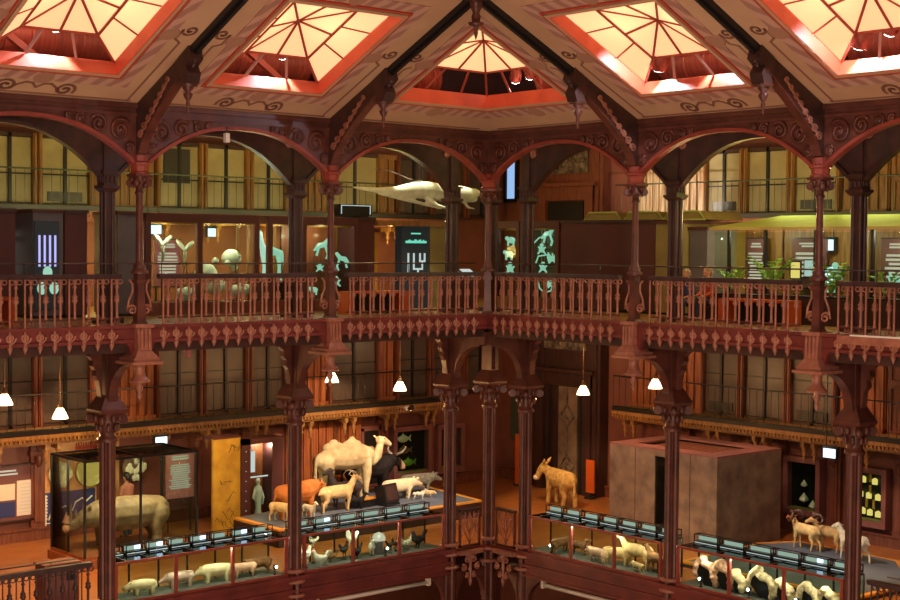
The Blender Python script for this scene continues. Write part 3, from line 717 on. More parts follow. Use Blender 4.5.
for s, u, d, z, l in SPOTS:
    r = thing('spotlight', l, 'spotlight', s, u, d, z, 0, 'spotlights in the attic')
    T = Matrix.Rotation(math.radians(35 if s == 'R' else -35), 4, 'Y') @ Matrix.Rotation(math.radians(25), 4, 'X')
    k = 1.8 if 'larg' in l else 1.1
    m = MB(); m.lathe([(.11 * k, 0), (.13 * k, .05), (.12 * k, .24 * k), (.07 * k, .32 * k)], seg=14, T=T); part(m, 'housing', M['copper'], r)
    m = MB(); m.lathe([(.1 * k, -.015), (.1 * k, .0)], seg=14, T=T); part(m, 'lens', E_['bulb'], r)
    m = MB(); m.tube([T @ Vector((0, 0, .3 * k)), (0, .05, .6)], .02, 5); part(m, 'stem', M['steel'], r)
# ---------------------------------------------------------------- wall bookcases behind the walkways
def bookcase(label, side, u0, u1, z0, z1, pan, post, split=.5, vent=False, square=False, grp=None):
    w = u1 - u0; r = thing('bookcase', label, 'bookcase', side, (u0 + u1) / 2, 9.5, z0, 0, grp)
    h = z1 - z0; x0, x1 = -w / 2, w / 2
    m = MB(); m.box(x0, x1, -.1, 0, 0, h); m.box(x0, x1, -.22, -.1, h - .1, h); m.box(x0, x1, -.22, -.1, 0, .1); part(m, 'carcass', M['wood_dark'], r)
    for a in (x0, x1 - .11):
        m = MB(); m.box(a, a + .11, -.28, -.1, 0, h); m.box(a + .03, a + .08, -.31, -.28, .05, h - .05); part(m, 'stile', post, r)
    xm = x0 + w * split
    for a, b in ((x0 + .13, xm - .04), (xm + .04, x1 - .13)):
        m = MB(); m.box(a, b, -.16, -.1, .12, h - .12); part(m, 'glazed_panel', pan, r)
    m = MB(); m.box(xm - .045, xm + .045, -.22, -.1, 0.02, h); part(m, 'mullion', M['black'], r)
    m = MB(); m.box(x0 + .1, x1 - .1, -.19, -.15, h * .44, h * .44 + .035); part(m, 'shelf_bar', M['black'], r)
    if vent:
        m = MB(); m.box(x0 + .3, x1 - .3, -.2, -.15, .16, .42); part(m, 'vent_grille', M['steel'], r)
    if square:
        m = MB(); m.box(x0 + .25, xm + .35, -.2, -.15, h * .4, h - .2); part(m, 'dark_screen', M['steel'], r)
    return r
UNITS = {'L': [(-10.9, -9.42, 1, 0), (-9.4, -7.92, 0, 0), (-7.88, -6.27, 1, 0), (-4.28, -2.77, 0, 1), (-2.73, -1.17, 0, 0), (-1.13, .23, 0, 0), (1.82, 3.83, 0, 0), (4.52, 5.98, 0, 0), (6.02, 7.48, 0, 0), (7.52, 8.98, 0, 0)],
         'R': [(-.53, .93, 1, 0), (.97, 2.58, 0, 0), (2.62, 4.23, 1, 0)]}
UP = {'L': ['olive glazed bookcase at the picture edge beyond the rhino case', 'olive glazed bookcase second from the picture edge, behind the upper walkway', 'olive glazed bookcase just beyond the upper rhino column', 'olive glazed bookcase with a large dark screen in it',
            'olive glazed bookcase right of the one with the dark screen', 'olive glazed bookcase seen just before the camel column', 'pale glazed bookcase behind the tail of the hanging sea creature', 'dark upper bookcase behind the hanging sea creature', 'dark upper bookcase next to the corner bookcase', 'dark upper bookcase filling the corner'],
      'R': ['pale glazed upper bookcase first beyond the maroon block columns', 'olive glazed upper bookcase between two golden posts by the canopy', 'olive glazed upper bookcase with a vent right behind the canopy column']}
def low(l): return l.replace('olive glazed', 'dark brown lower').replace('pale glazed', 'dark brown lower').replace('upper bookcase', 'lower bookcase').replace('upper walkway', 'lower walkway').replace('lower lower', 'lower').replace('dark upper', 'dark lower').replace('upper', 'lower').replace('hanging sea creature', 'camel').replace('tail of the camel', 'walkway above the camel').replace('behind the camel', 'above the camel').replace('large dark screen in it', 'pendant lamp before it').replace('the dark screen', 'the pendant lamp').replace('lower rhino column', 'rhino case column').replace('maroon block', 'brown box').replace('by the canopy', 'above the brown box').replace('canopy', 'mouflon')
for s in 'LR':
    for (a, b, v, q), l in zip(UNITS[s], UP[s]):
        dk = s == 'L' and a > 4
        bookcase(l, s, a, b, 9.02, 10.98, M['panel_dark'] if dk else M['curtain'], M['wood'] if dk else M['wood_gold'], vent=v, square=q, grp='bookcases along the upper walkways')
        bookcase(low(l), s, a, b, 3.06, 5.9, M['panel_dark'], M['wood'], vent=v and s == 'R', grp='bookcases along the lower walkways')
for a, b, l in ((-5.2, -3.6, 'dim bookcase below the hens\' case, beside the white pendant lamp'), (-3.55, -1.95, 'dim bookcase in the middle below the hens\' case'), (-1.9, -.3, 'dim bookcase below the hens\' case next to the corner columns')):
    bookcase(l, 'L', a, b, -4.4, -.9, M['panel_dark'], M['wood'], grp='bookcases of the gallery below')
for a, b, l in ((-1.2, .6, 'dim bookcase below the case with the pink sheep figure'), (.65, 2.45, 'dim bookcase below the case nearest the donkey, farther from the corner')):
    bookcase(l, 'R', a, b, -4.4, -.9, M['panel_dark'], M['wood'], grp='bookcases of the gallery below')

# board pilasters between the bookcases
def pilaster(label, side, u0, u1, z0, z1, mt, n=5):
    r = thing('board_pilaster', label, 'pilaster', side, (u0 + u1) / 2, 9.5, z0, 0, 'boarded wall sections between the bookcases'); w = u1 - u0; h = z1 - z0
    m = MB(); m.box(-w / 2, w / 2, -.1, 0, 0, h)
    for k in range(n): x = -w / 2 + (k + .5) * w / n; m.box(x - w / n * .36, x + w / n * .36, -.16, -.1, .04, h - .04)
    part(m, 'boards', mt, r)
    m = MB(); m.box(-w / 2, w / 2, -.24, 0, 0, .12); part(m, 'base_board', mt, r); m = MB(); m.box(-w / 2, w / 2, -.24, 0, h - .14, h); part(m, 'cornice', mt, r)
for s, a, b, w_ in (('L', -6.25, -4.3, 'beyond the upper rhino column'), ('L', .25, 1.8, 'behind the column above the camel'), ('L', 3.85, 4.5, 'behind the hanging sea creature'), ('R', -3.4, -2.05, 'next to the corner doorway'), ('R', -2.0, -.55, 'behind the maroon block columns'), ('R', 4.28, 5.7, 'behind the canopy column')):
    pilaster('bright boarded wall section of the upper gallery ' + w_, s, a, b, 9.02, 10.98, M['wood_lit'] if s == 'R' and a < 0 else M['wood_gold'], max(2, round((b - a) / .28)))
    pilaster('boards above the lower walkway, under the upper ones ' + w_, s, a, b, 3.06, 5.9, M['wood_board'], max(2, round((b - a) / .28)))
for z0, z1, l in ((9.02, 10.98, 'framed oak panelling behind the canopy, at the picture edge'), (3.06, 5.9, 'framed wall panelling above the mouflons, at the picture edge')):
    r = thing('framed_panelling', l, 'panelling', 'R', 7.4, 9.5, z0); h = z1 - z0; mt = M['wood_gold'] if z0 > 5 else M['wood']
    m = MB(); m.box(-1.65, 1.65, -.1, 0, 0, h); part(m, 'backing', mt, r)
    for x in (-1.1, 0, 1.1):
        for a, b in ((.1, h * .45), (h * .52, h - .1)):
            m = MB(); m.tube([(x - .42, -.12, a), (x + .42, -.12, a), (x + .42, -.12, b), (x - .42, -.12, b)], .04, 4, closed=True); part(m, 'panel_moulding', mt, r)

# ---------------------------------------------------------------- walkways
def walkway(side, z, label, rlabel, u0, u1, mt):
    r = thing('mezzanine_walkway', label, 'walkway', side, u0, 8.5, z); w = u1 - u0
    m = MB(); m.box(0, w, 0, 1.0, -.05, .03); part(m, 'walkway_deck', M['wood_dark'] if z > 5 else M['deck'], r)
    m = MB(); m.box(0, w, -.03, .06, -.1, .05); part(m, 'edge_strip', M['black'], r)
    m = MB(); m.box(0, w, -.06, .2, -.18, -.08); m.box(0, w, .0, .3, -.3, -.18); m.box(0, w, .1, .4, -.36, -.3)
    for k in range(int(w / .12)): m.box(k * .12 + .02, k * .12 + .08, -.06, .02, -.26, -.19)
    part(m, 'cornice', M['wood'] if z > 5 else mt, r)
    k = .35
    while k < w:
        for q in (0, .34):
            m = MB(); m.box(k + q - .06, k + q + .06, .12, .5, -.5, -.36); m.lathe([(.01, -.92), (.05, -.84), (.03, -.78), (.08, -.68), (.05, -.6), (.09, -.5)], (k + q, .22, 0), 8)
            part(m, 'corbel', mt, r)
        k += 1.66
    g = thing('walkway_railing', rlabel, 'railing', side, u0, 8.52, z)
    m = MB(); m.tube([(0, 0, 1.0), (w, 0, 1.0)], .022, 6); m.tube([(0, 0, .06), (w, 0, .06)], .012, 5); part(m, 'top_rail', M['rail_green'] if z > 5 else M['steel'], g)
    m = MB(); m.tube([(0, 0, .03), (0, 0, 1.0)], .009, 5); bm = m.mesh('rail_bar', M['rail_green'] if z > 5 else M['steel'])
    n = int(w / .25)
    for i in range(n + 1):
        o = link('rail_bar', bm, g); o.location = (i * w / n, 0, 0)
walkway('L', 3.05, 'golden-corniced walkway along the wall above the camel', 'thin bar railing of the walkway above the camel', -11.6, 6.4, M['wood_gold'])
walkway('R', 3.05, 'golden-corniced walkway along the wall above the brown box', 'thin bar railing of the walkway above the brown box', -3.4, 8.6, M['wood_gold'])
walkway('L', 9.0, 'upper walkway behind the olive bookcases\' railing, camel wing', 'green-grey railing before the olive bookcases, camel wing', -11.6, 6.4, M['wood_gold'])
walkway('R', 9.0, 'upper walkway above the lime canopy', 'green-grey railing above the lime canopy', -3.4, 8.6, M['wood_gold'])

# ---------------------------------------------------------------- corner doorways
def doorway(n, z, lw):
    m = MB(); T = None; uc = -6.1; lo = 3.95 if z < 5 else 3.75
    m.box(-7.6, -4.5, 9.1, 9.5, z, z + 5.6 if z < 5 else 11.4)
    for k in range(10):
        x = -7.55 + k * .3
        if not -7.15 < x < -5.1: m.box(x, x + .22, 9.05, 9.1, z + .3, z + 5.2 if z < 5 else 11.2)
    m.box(-7.3, -6.95, 8.95, 9.1, z, z + lo); m.box(-5.15, -4.8, 8.95, 9.1, z, z + lo); m.box(-7.45, -4.65, 8.85, 9.1, z + lo, z + lo + .12); m.box(-7.3, -4.8, 8.98, 9.1, z + lo - .45, z + lo)
    d = struct(m, 'door_%d' % n, M['wood_dark'] if z < 5 else M['wood'], 'R')
    r = thing('carved_relief', 'grey carved relief panel above the corner doorway of the %s gallery' % lw, 'relief', 'R', -6.05, 9.08, z + lo + (.42 if z > 5 else .75))
    m = MB(); m.box(-.95, .95, -.06, 0, 0, .8); part(m, 'backing', M['stone'], r)
    rnd = random.Random(n); m = MB()
    for k in range(26):
        x, zz = rnd.uniform(-.85, .85), rnd.uniform(.1, .7); m.ell((x, -.07, zz), (rnd.uniform(.04, .12), .06, rnd.uniform(.05, .13)), seg=7, rings=5)
    for k in range(10):
        x, zz = rnd.uniform(-.75, .75), rnd.uniform(.15, .65); m.tube([(x + .14 * math.cos(a), -.09, zz + .12 * math.sin(a)) for a in [j * .5 for j in range(9)]], .025, 5)
    part(m, 'carving', M['stone'], r)
doorway(1, 0.0, 'lower'); doorway(2, 6.3, 'upper')
r = thing('door_leaf', 'tall narrow door leaf with two carved diamonds behind the donkey', 'door', 'R', -5.75, 8.98, 0)
m = MB(); m.box(-.42, .42, -.08, 0, 0, 3.5); part(m, 'leaf', M['greybrown'], r)
for z in (.9, 2.55, 1.9):
    k = .3 if z != 1.9 else 0
    if k:
        m = MB(); m.tube([(0, -.1, z - .36), (k, -.1, z), (0, -.1, z + .36), (-k, -.1, z)], .05, 4, closed=True); m.frus((0, 0), (.08, .1), (.02, .02), 0, .08, T=Matrix.Translation((0, -.08, z)) @ Matrix.Rotation(PI / 2, 4, 'X')); part(m, 'diamond_moulding', M['stone'], r)
m = MB(); m.tube([(0, -.1, 1.28), (0, -.1, 2.2)], .04, 4); m.tube([(0, -.1, 2.9), (0, -.1, 3.45)], .04, 4); m.tube([(0, -.1, .05), (0, -.1, .52)], .04, 4); part(m, 'centre_moulding', M['stone'], r)
m = MB(); m.box(-5.25, -5.15, 8.9, 8.97, .1, 3.4); m.box(-6.66, -6.6, 8.9, 8.97, .1, 3.4); struct(m, 'trim_8', M['steel'], 'R')
m = MB(); m.box(-6.85, -5.25, 9.0, 9.06, 6.3, 9.55); struct(m, 'door_3', M['black'], 'R')
m = MB(); m.box(-9.28, -8.85, 9.42, 9.48, 9.72, 10.75); m.prism([(-9.28, 10.75), (-9.17, 10.98), (-8.96, 10.98), (-8.85, 10.75)], 9.42, 9.48, 'xz'); o = struct(m, 'window_1', E_['sky'], 'R')
m = MB(); m.box(-9.38, -9.28, 9.36, 9.5, 9.6, 11.05); m.box(-8.85, -8.75, 9.36, 9.5, 9.6, 11.05); m.box(-9.38, -8.75, 9.36, 9.5, 9.6, 9.72); struct(m, 'trim_9', M['black'], 'R')
m = MB(); m.box(-9.0, -8.7, 9.44, 9.49, 1.4, 3.1); struct(m, 'window_2', M['rail_green'], 'R')
for a, b, l, z1 in ((-7.95, -7.65, 'orange board standing beside the corner, left of the donkey', 1.75), (-4.72, -4.3, 'orange board leaning by the doorway behind the donkey', 1.25)):
    r = thing('orange_board', l, 'board', 'R', (a + b) / 2, 8.7, 0)
    m = MB(); m.box(-.17, .17, -.03, .03, .06 if 'lean' not in l else .2, z1); part(m, 'board', M['orange'], r)
    m = MB(); m.box(-.17, .17, -.12, .12, 0, .06); m.box(-.04, .04, -.02, .02, .05, .3); part(m, 'foot', M['steel'], r)

# ---------------------------------------------------------------- lower wall: pilasters, panels, showcases in the wall
def wall_pilaster(side, u, label, d=9.5):
    r = thing('wall_pilaster', label, 'pilaster', side, u, d, 0, 0, 'pilasters of the lower gallery wall')
    m = MB(); m.box(-.2, .2, -.14, 0, .36, 2.7); m.box(-.12, .12, -.18, -.14, .5, 2.4); part(m, 'pilaster_shaft', M['wood'], r)
    m = MB(); m.box(-.24, .24, -.2, 0, 2.3, 2.42); m.lathe([(.02, 1.98), (.08, 2.06), (.12, 2.2), (.1, 2.3)], (0, -.18, 0), 8); part(m, 'bracket', M['wood'], r)
for s, u, l in (('L', -7.85, 'wall pilaster left of the tan mural'), ('L', -5.9, 'wall pilaster behind the glass rhino case'), ('L', -2.9, 'wall pilaster left of the ochre veined panel'), ('L', -1.1, 'wall pilaster above the small lit kiosk'), ('L', 4.1, 'wall pilaster beside the fish showcase, on the camel side'), ('L', 6.1, 'wall pilaster between the fish showcase and the dark showcase'),
                ('R', 1.1, 'wall pilaster above the top of the brown box'), ('R', 2.3, 'wall pilaster at the far end of the brown box'), ('R', 4.15, 'wall pilaster between the two showcases by the mouflons'), ('R', 6.2, 'wall pilaster right of the gold-lit showcase'), ('R', -1.2, 'wall pilaster over the left part of the brown box')):
    wall_pilaster(s, u, l)
pilaster('orange-brown vertical boards behind the white camel', 'L', .3, 3.2, .36, 2.7, M['wood_board'], 10)
m = MB(); m.box(3.3, 4.05, 9.42, 9.5, 0, 2.1); struct(m, 'door_4', M['black'], 'L')
m = MB(); m.box(3.2, 3.3, 9.36, 9.5, 0, 2.2); m.box(4.0, 4.1, 9.36, 9.5, 0, 2.2); m.box(3.2, 4.1, 9.36, 9.5, 2.1, 2.25); struct(m, 'trim_10', M['frame_mauve'], 'L')
def wall_case(label, side, u0, u1, z0, z1, grp=None):
    w, h = u1 - u0, z1 - z0; r = thing('wall_showcase', label, 'showcase', side, (u0 + u1) / 2, 9.44, z0, 0, grp)
    m = MB(); m.box(-w / 2, w / 2, -.04, .04, 0, h); part(m, 'dark_back', M['black'], r)
    m = MB()
    for x in (-w / 2 - .14, w / 2): m.box(x, x + .14, -.3, .06, -.16, h + .16)
    m.box(-w / 2, w / 2, -.3, .06, -.16, 0); m.box(-w / 2, w / 2, -.3, .06, h, h + .16); part(m, 'frame', M['frame_mauve'], r)
    m = MB(); m.box(-w / 2, w / 2, -.24, -.23, 0, h); part(m, 'pane', M['glass'], r)
    m = MB(); m.box(-w / 2, w / 2, -.22, -.04, 0, .05); part(m, 'lit_sill', M['olive'], r)
    return r
wall_case('glazed wall showcase with three fish right of the camel\'s head', 'L', 4.5, 5.85, .62, 2.0)
wall_case('dark glazed wall showcase beside the hens\' corner column', 'L', 6.4, 7.3, .62, 1.95)
wall_case('dark glazed wall showcase with a few pale shells above the mouflons', 'R', 2.72, 3.68, .68, 2.02)
wall_case('gold-lit wall showcase with little yellow tags beyond the mouflon column', 'R', 4.88, 5.78, .68, 1.98)
def fish(m, c, L, h, f=1):
    m.ell(c, (L / 2, .05, h / 2), seg=10, rings=6); m.prism([(c[0] - f * L * .4, c[2]), (c[0] - f * L * .68, c[2] + h * .45), (c[0] - f * L * .6, c[2]), (c[0] - f * L * .68, c[2] - h * .45)], c[1] - .015, c[1] + .015, 'xz')
    m.prism([(c[0] - L * .2, c[2] + h * .3), (c[0], c[2] + h * .8), (c[0] + L * .2, c[2] + h * .35)], c[1] - .01, c[1] + .01, 'xz')
for x, z, mt, l in ((-.3, 1.12, M['bone'], 'yellow-green fish, topmost of three in the wall showcase'), (-.26, .74, M['greybrown'], 'brown fish, middle of three in the wall showcase'), (-.08, .32, M['leaf'], 'green fish, lowest of three in the wall showcase')):
    m = MB(); fish(m, (0, 0, 0), .5, .24, -1)
    r = thing('fish_specimen', l, 'fish', 'L', 5.17 + x, 9.32, .62 + z, 0, 'fish in the wall showcase'); part(m, 'fish_body', mt, r)
    m = MB(); m.tube([(0, .02, 0), (0, .1, 0)], .012, 5); part(m, 'pin', M['steel'], r)
for u, z, l, k in ((3.2, 1.42, 'small shell in the dark showcase above the mouflons, upper one', .1), (3.2, 1.02, 'larger shell in the dark showcase above the mouflons, lower one', .14), (3.5, .86, 'pale shell standing at the edge of the dark showcase', .12)):
    m = MB(); m.lathe([(.01, -k), (k, -k * .5), (k * .8, 0), (k * .4, k * .5), (.01, k)], seg=10); solo(m, 'shell_specimen', M['bone'], l, 'shell', 'R', u, 9.3, z, 0, 'shells in the dark showcase')
TG = [(-.22, 1.02), (.14, 1.0), (-.3, .62), (-.04, .6), (.24, .58), (-.22, .16), (0, .14), (.25, .12)]
for i, (x, z) in enumerate(TG):
    row = ['top', 'top', 'middle', 'middle', 'middle', 'bottom', 'bottom', 'bottom'][i]; pos = ['first', 'second', 'first', 'second', 'third', 'first', 'second', 'third'][i]
    m = MB(); m.box(-.07, .07, -.03, .03, 0, .14); m.prism([(-.07, .14), (0, .18), (.07, .14)], -.03, .03, 'xz'); solo(m, 'specimen_jar', E_['amber'], 'yellow-lit jar in the gold showcase, %s of the %s row' % (pos, row), 'jar', 'R', 5.34 + x, 9.3, .68 + z, 0, 'jars in the gold-lit showcase')
for x, z in ((0, 1.05), (0, .72), (-.1, .36), (.12, .34)):
    m = MB(); m.box(-.03, .03, -.02, .02, 0, .24); solo(m, 'amber_strip', M['yellow'], 'upright amber strip in the gold showcase, ' + ('above the middle row of jars' if z > .9 else 'between the top and middle rows of jars' if z > .5 else 'above the first bottom jar' if x < 0 else 'above the last bottom jars'), 'strip', 'R', 5.34 + x, 9.3, .68 + z, 0, 'amber strips in the gold showcase')

def lines(mb, x0, x1, z0, z1, n, y, seed=1, hh=.5):
    rnd = random.Random(seed); st = (z1 - z0) / n
    for k in range(n):
        zz = z1 - (k + .5) * st; L = (x1 - x0) * rnd.uniform(.7, 1.0); c = (x0 + x1) / 2
        mb.box(c - L / 2, c + L / 2, y - .008, y, zz - st * hh / 2, zz + st * hh / 2)
r = thing('text_panel', 'plum information panel with photographs at the picture edge, left of the mural', 'panel', 'L', -8.75, 9.42, .62)
m = MB(); m.box(-.85, .85, -.03, .05, 0, 1.45); part(m, 'board', M['plum_panel'], r)
m = MB(); m.box(-.9, -.85, -.06, .06, -.05, 1.5); m.box(.85, .9, -.06, .06, -.05, 1.5); m.box(-.9, .9, -.06, .06, 1.45, 1.5); m.box(-.9, .9, -.06, .06, -.05, 0); part(m, 'frame', M['wood_dark'], r)
m = MB(); m.box(-.7, .25, -.045, -.03, .55, .98); part(m, 'photograph', M['paper'], r, 'yellow and white photograph'); m = MB(); m.box(-.7, .25, -.045, -.03, .1, .5); part(m, 'photograph', M['blue_print'], r, 'deep blue photograph')
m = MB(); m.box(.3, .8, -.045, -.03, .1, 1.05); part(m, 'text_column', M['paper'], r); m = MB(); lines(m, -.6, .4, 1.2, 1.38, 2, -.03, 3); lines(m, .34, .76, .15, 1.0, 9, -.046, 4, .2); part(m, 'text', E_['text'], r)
r = thing('mural_panel', 'tan mural with red scrawl over a deep blue chart behind the rhino case', 'mural', 'L', -6.55, 9.42, .3)
m = MB(); m.box(-1.15, 1.15, -.03, .05, 0, 2.35); part(m, 'backing', M['mural'], r)
m = MB(); m.box(-1.15, .4, -.045, -.03, .0, .95); part(m, 'chart', M['blue_print'], r)
m = MB(); m.tube([(-1.0, -.06, .2), (-.9, -.06, .45), (-.75, -.06, .62), (-.62, -.06, .5), (-.5, -.06, .55), (-.3, -.06, .4), (-.2, -.06, .62), (0, -.06, .72), (.1, -.06, .6), (.3, -.06, .75)], .022, 4); m.tube([(-1.08, -.06, .05), (-1.08, -.06, .9)], .02, 4); m.tube([(-1.08, -.06, .12), (.3, -.06, .1)], .014, 4)
lines(m, -1.13, -1.02, .2, .9, 8, -.05, 5); part(m, 'chart_line', M['white'], r)
m = MB()
for k in range(12): m.tube([(-.2 + .07 * k, -.05, 1.9), (-.16 + .07 * k, -.05, 2.25), (-.12 + .07 * k, -.05, 1.95)], .02, 4)
part(m, 'scrawl', M['red_ink'], r)
for u, rr, mt, l in ((-7.25, .32, M['bone'], 'pale round leafy specimen before the mural, left of the yellow disc'), (-6.35, .42, E_['amber'], 'glowing yellow disc on the mural'), (-5.0, .36, M['bone'], 'pale round leafy specimen behind the rhino case column')):
    r = thing('round_exhibit', l, 'exhibit', 'L', u, 9.3, 1.75)
    T = Matrix.Rotation(PI / 2, 4, 'X'); m = MB(); m.lathe([(rr, -.02), (rr, .05)], seg=24, T=T); part(m, 'disc', mt if 'yellow' in l else M['greybrown'], r)
    if 'leafy' in l:
        m = MB(); rnd = random.Random(5)
        for k in range(16): a = rnd.uniform(0, 6.28); q = rnd.uniform(.3, .95) * rr; m.ell((q * math.cos(a), -.08, q * math.sin(a)), (.08, .03, .1), seg=6, rings=4)
        part(m, 'leaves', M['bone'], r)
    else:
        m = MB(); m.lathe([(rr, .05), (rr + .03, .05), (rr + .03, .0), (rr, .0)], seg=24, T=T); part(m, 'rim', M['olive'], r)
def text_board(label, side, u, d, z, w, h, mt, n, seed=2, rz=0):
    r = thing('text_panel', label, 'panel', side, u, d, z, rz)
    m = MB(); m.box(-w / 2, w / 2, -.03, .03, 0, h); part(m, 'board', mt, r)
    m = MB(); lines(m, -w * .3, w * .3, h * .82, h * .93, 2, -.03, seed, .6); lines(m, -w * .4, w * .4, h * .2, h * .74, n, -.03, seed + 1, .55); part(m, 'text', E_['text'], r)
    m = MB(); m.box(-w / 2 - .02, w / 2 + .02, -.02, .05, h, h + .03); m.box(-w / 2 - .02, w / 2 + .02, -.02, .05, -.03, 0)
    fl = 6.3 if z > 6 else 0
    for x in (-w * .4, w * .4): m.box(x - .02, x + .02, .0, .04, fl - z, -.03)
    part(m, 'edge', M['steel'], r)
text_board('dusky pink text panel beside the glass rhino case', 'L', -4.28, 8.0, .95, .9, 1.3, M['pink_panel'], 12)

# yellow veined panel and its kiosk
r = thing('exhibit_kiosk', 'ochre panel with dark veins joined to a brown glazed kiosk left of the camel', 'kiosk', 'L', -2.4, 7.2, 0)
m = MB(); m.box(-1.3, -.42, -.04, .06, 0, 2.65); part(m, 'ochre_panel', M['yellow'], r)
rnd = random.Random(3)
for k in range(11):
    x, z = rnd.uniform(-1.25, -.65), rnd.uniform(.2, 2.5); pts = [(x, -.045, z)]
    for j in range(6): x += rnd.uniform(-.03, .1); z += rnd.uniform(-.12, .1); pts.append((max(-1.28, min(-.45, x)), -.045, max(.05, min(2.6, z))))
    m = MB(); m.tube(pts, .008, 4); part(m, 'vein', M['vein'], r)
m = MB(); m.box(-.42, -.12, -.1, .06, 0, 2.55); m.box(.62, .98, -.1, .5, 0, 2.4); m.box(-.42, .98, -.1, .5, 2.4, 2.55); m.box(-1.3, -.42, -.05, .5, 2.62, 2.68); part(m, 'frame', M['maroon'], r)
m = MB(); m.box(-.12, .62, -.05, -.04, 0.2, 2.4); part(m, 'pane', M['glass'], r)
m = MB(); m.box(-.12, .62, .4, .46, .2, 2.4); part(m, 'back_panel', M['wood_board'], r)
m = MB(); m.box(-.12, .62, -.08, .46, 0, .2); part(m, 'plinth', M['platform'], r)
m = MB(); m.box(-.08, .06, -.06, -.05, 1.6, 2.2); part(m, 'lit_label', E_['tag'], r)
m = MB(); m.box(-.1, .5, -.06, -.05, 1.44, 1.48); part(m, 'lit_title', E_['tag'], r)
for k in range(8): m = MB(); m.ell((-.27, -.105, .25 + k * .28), (.016, .016, .016), seg=6, rings=4); part(m, 'stud_light', E_['tag'], r)
r = thing('figurine', 'pale standing figurine inside the brown glazed kiosk', 'figurine', 'L', -2.05, 7.42, .2)
m = MB(); m.lathe([(.1, 0), (.12, .05), (.08, .3), (.1, .5), (.13, .75), (.11, .9), (.04, .98), (.05, 1.0), (.07, 1.07), (.05, 1.15), (.01, 1.17)], seg=10); m.tube([(-.1, 0, .85), (-.19, -.03, .62), (-.1, -.08, .5)], .035, 6); m.tube([(.1, 0, .85), (.19, 0, .6), (.15, 0, .4)], .035, 6); part(m, 'figure_body', M['white'], r)
m = MB(); m.lathe([(.14, -.0), (.14, .03)], seg=12); part(m, 'stand', M['black'], r)

# big clad box
r = thing('exhibit_box', 'big mottled brown exhibition box with a doorway behind the donkey\'s wing cases', 'exhibition box', 'R', 1.44, 5.2, 0)
x0, x1 = -1.91, 1.91; mt = M['greybrown']
m = MB(); m.box(x0, -.24, 0, .06, 0, 2.5); part(m, 'front_panel', mt, r); m = MB(); m.box(.32, x1, 0, .06, 0, 2.5); part(m, 'front_panel', mt, r)
m = MB(); m.box(-.24, .32, 0, .06, 2.34, 2.5); part(m, 'door_header', mt, r)
m = MB(); m.box(x1 - .06, x1, .06, 2.8, 0, 2.5); part(m, 'end_wall', mt, r); m = MB(); m.box(x0, x0 + .06, .06, 2.8, 0, 2.5); part(m, 'end_wall', mt, r)
m = MB(); m.box(x0 + .06, x1 - .06, 2.74, 2.8, 0, 2.5); part(m, 'rear_wall', M['maroon'], r)
m = MB(); m.box(x0, x1, 0, .5, 2.5, 2.55); m.box(x0, x1, 2.3, 2.8, 2.5, 2.55); m.box(x0, x0 + .6, .5, 2.3, 2.5, 2.55); m.box(x1 - .6, x1, .5, 2.3, 2.5, 2.55); part(m, 'roof_rim', M['frame_mauve'], r)
m = MB(); m.box(x0 + .6, x1 - .6, .5, 2.3, 2.4, 2.43)
for k in range(7): m.box(x0 + .7, x1 - .7, .62 + k * .24, .76 + k * .24, 2.43, 2.47)
part(m, 'roof_slats', M['wood'], r)
m = MB(); m.prism([(-.12, 1.95), (.2, 1.95), (.2, 2.3), (.02, 2.3)], .3, .33, 'xz'); part(m, 'lit_sign', E_['mint'], r)
m = MB()
for x in (-.95, 1.0): m.box(x - .008, x + .008, -.006, 0, 0, 2.5)
part(m, 'joint', M['wood_dark'], r)

# platforms with orange edge
def platform(label, side, pts, z=.15):
    c = pts[0]; r = thing('display_platform', label, 'platform', side, c[0], c[1], 0); q = [(a - c[0], b - c[1]) for a, b in pts]
    cx = sum(a for a, b in q) / len(q); cy = sum(b for a, b in q) / len(q); inn = []
    for a, b in q:
        dx, dy = cx - a, cy - b; L = math.hypot(dx, dy); inn.append((a + dx / L * .2, b + dy / L * .2))
    m = MB(); m.prism(q, .0, z - .06, 'xy'); part(m, 'base', M['wood_dark'], r); m = MB(); m.prism(q, z - .06, z - .005, 'xy'); part(m, 'orange_edge', M['plat_edge'], r)
    m = MB(); m.prism(inn, z - .04, z, 'xy'); part(m, 'platform_top', M['platform'], r)
platform('slate platform with orange edge carrying the camel and its neighbours', 'L', [(-3.4, 4.4), (3.9, 4.4), (4.3, 7.4), (3.6, 8.2), (-.9, 8.2), (-1.2, 6.9), (-3.4, 6.6)], .5)
platform('slate platform with orange edge carrying the mouflons', 'R', [(3.8, 3.2), (8.9, 3.2), (9.0, 5.6), (7.4, 7.6), (4.2, 7.7), (3.6, 6.6)])
# exit signs and screens
def lit_sign(label, side, u, d, z, w=.36, h=.22, hang=.5, mt='blue'):
    r = thing('lit_sign', label, 'sign', side, u, d, z)
    m = MB(); m.box(-w / 2, w / 2, -.06, .06, 0, h); m.box(-w / 2 - .02, w / 2 + .02, -.07, .07, h, h + .04); part(m, 'case', M['steel'], r)
    m = MB(); m.box(-w / 2 + .02, w / 2 - .02, -.075, -.06, .02, h - .02); part(m, 'lit_face', E_[mt], r)
    if hang:
        m = MB()
        for f in (-1, 1): m.tube([(f * w * .35, 0, h), (f * w * .35, 0, h + hang)], .012, 5)
        part(m, 'hanger', M['steel'], r)
lit_sign('lit blue-white sign hanging behind the rhino case', 'L', -4.55, 8.6, 2.4, .4, .25, .3)
lit_sign('lit blue-white sign beside the column among the mouflons', 'R', 6.98, 5.0, 2.95, .38, .26, 2.7)
lit_sign('lit blue-white sign hanging at the corner of the upper gallery', 'R', -6.35, 8.7, 10.62, .36, .26, .5)
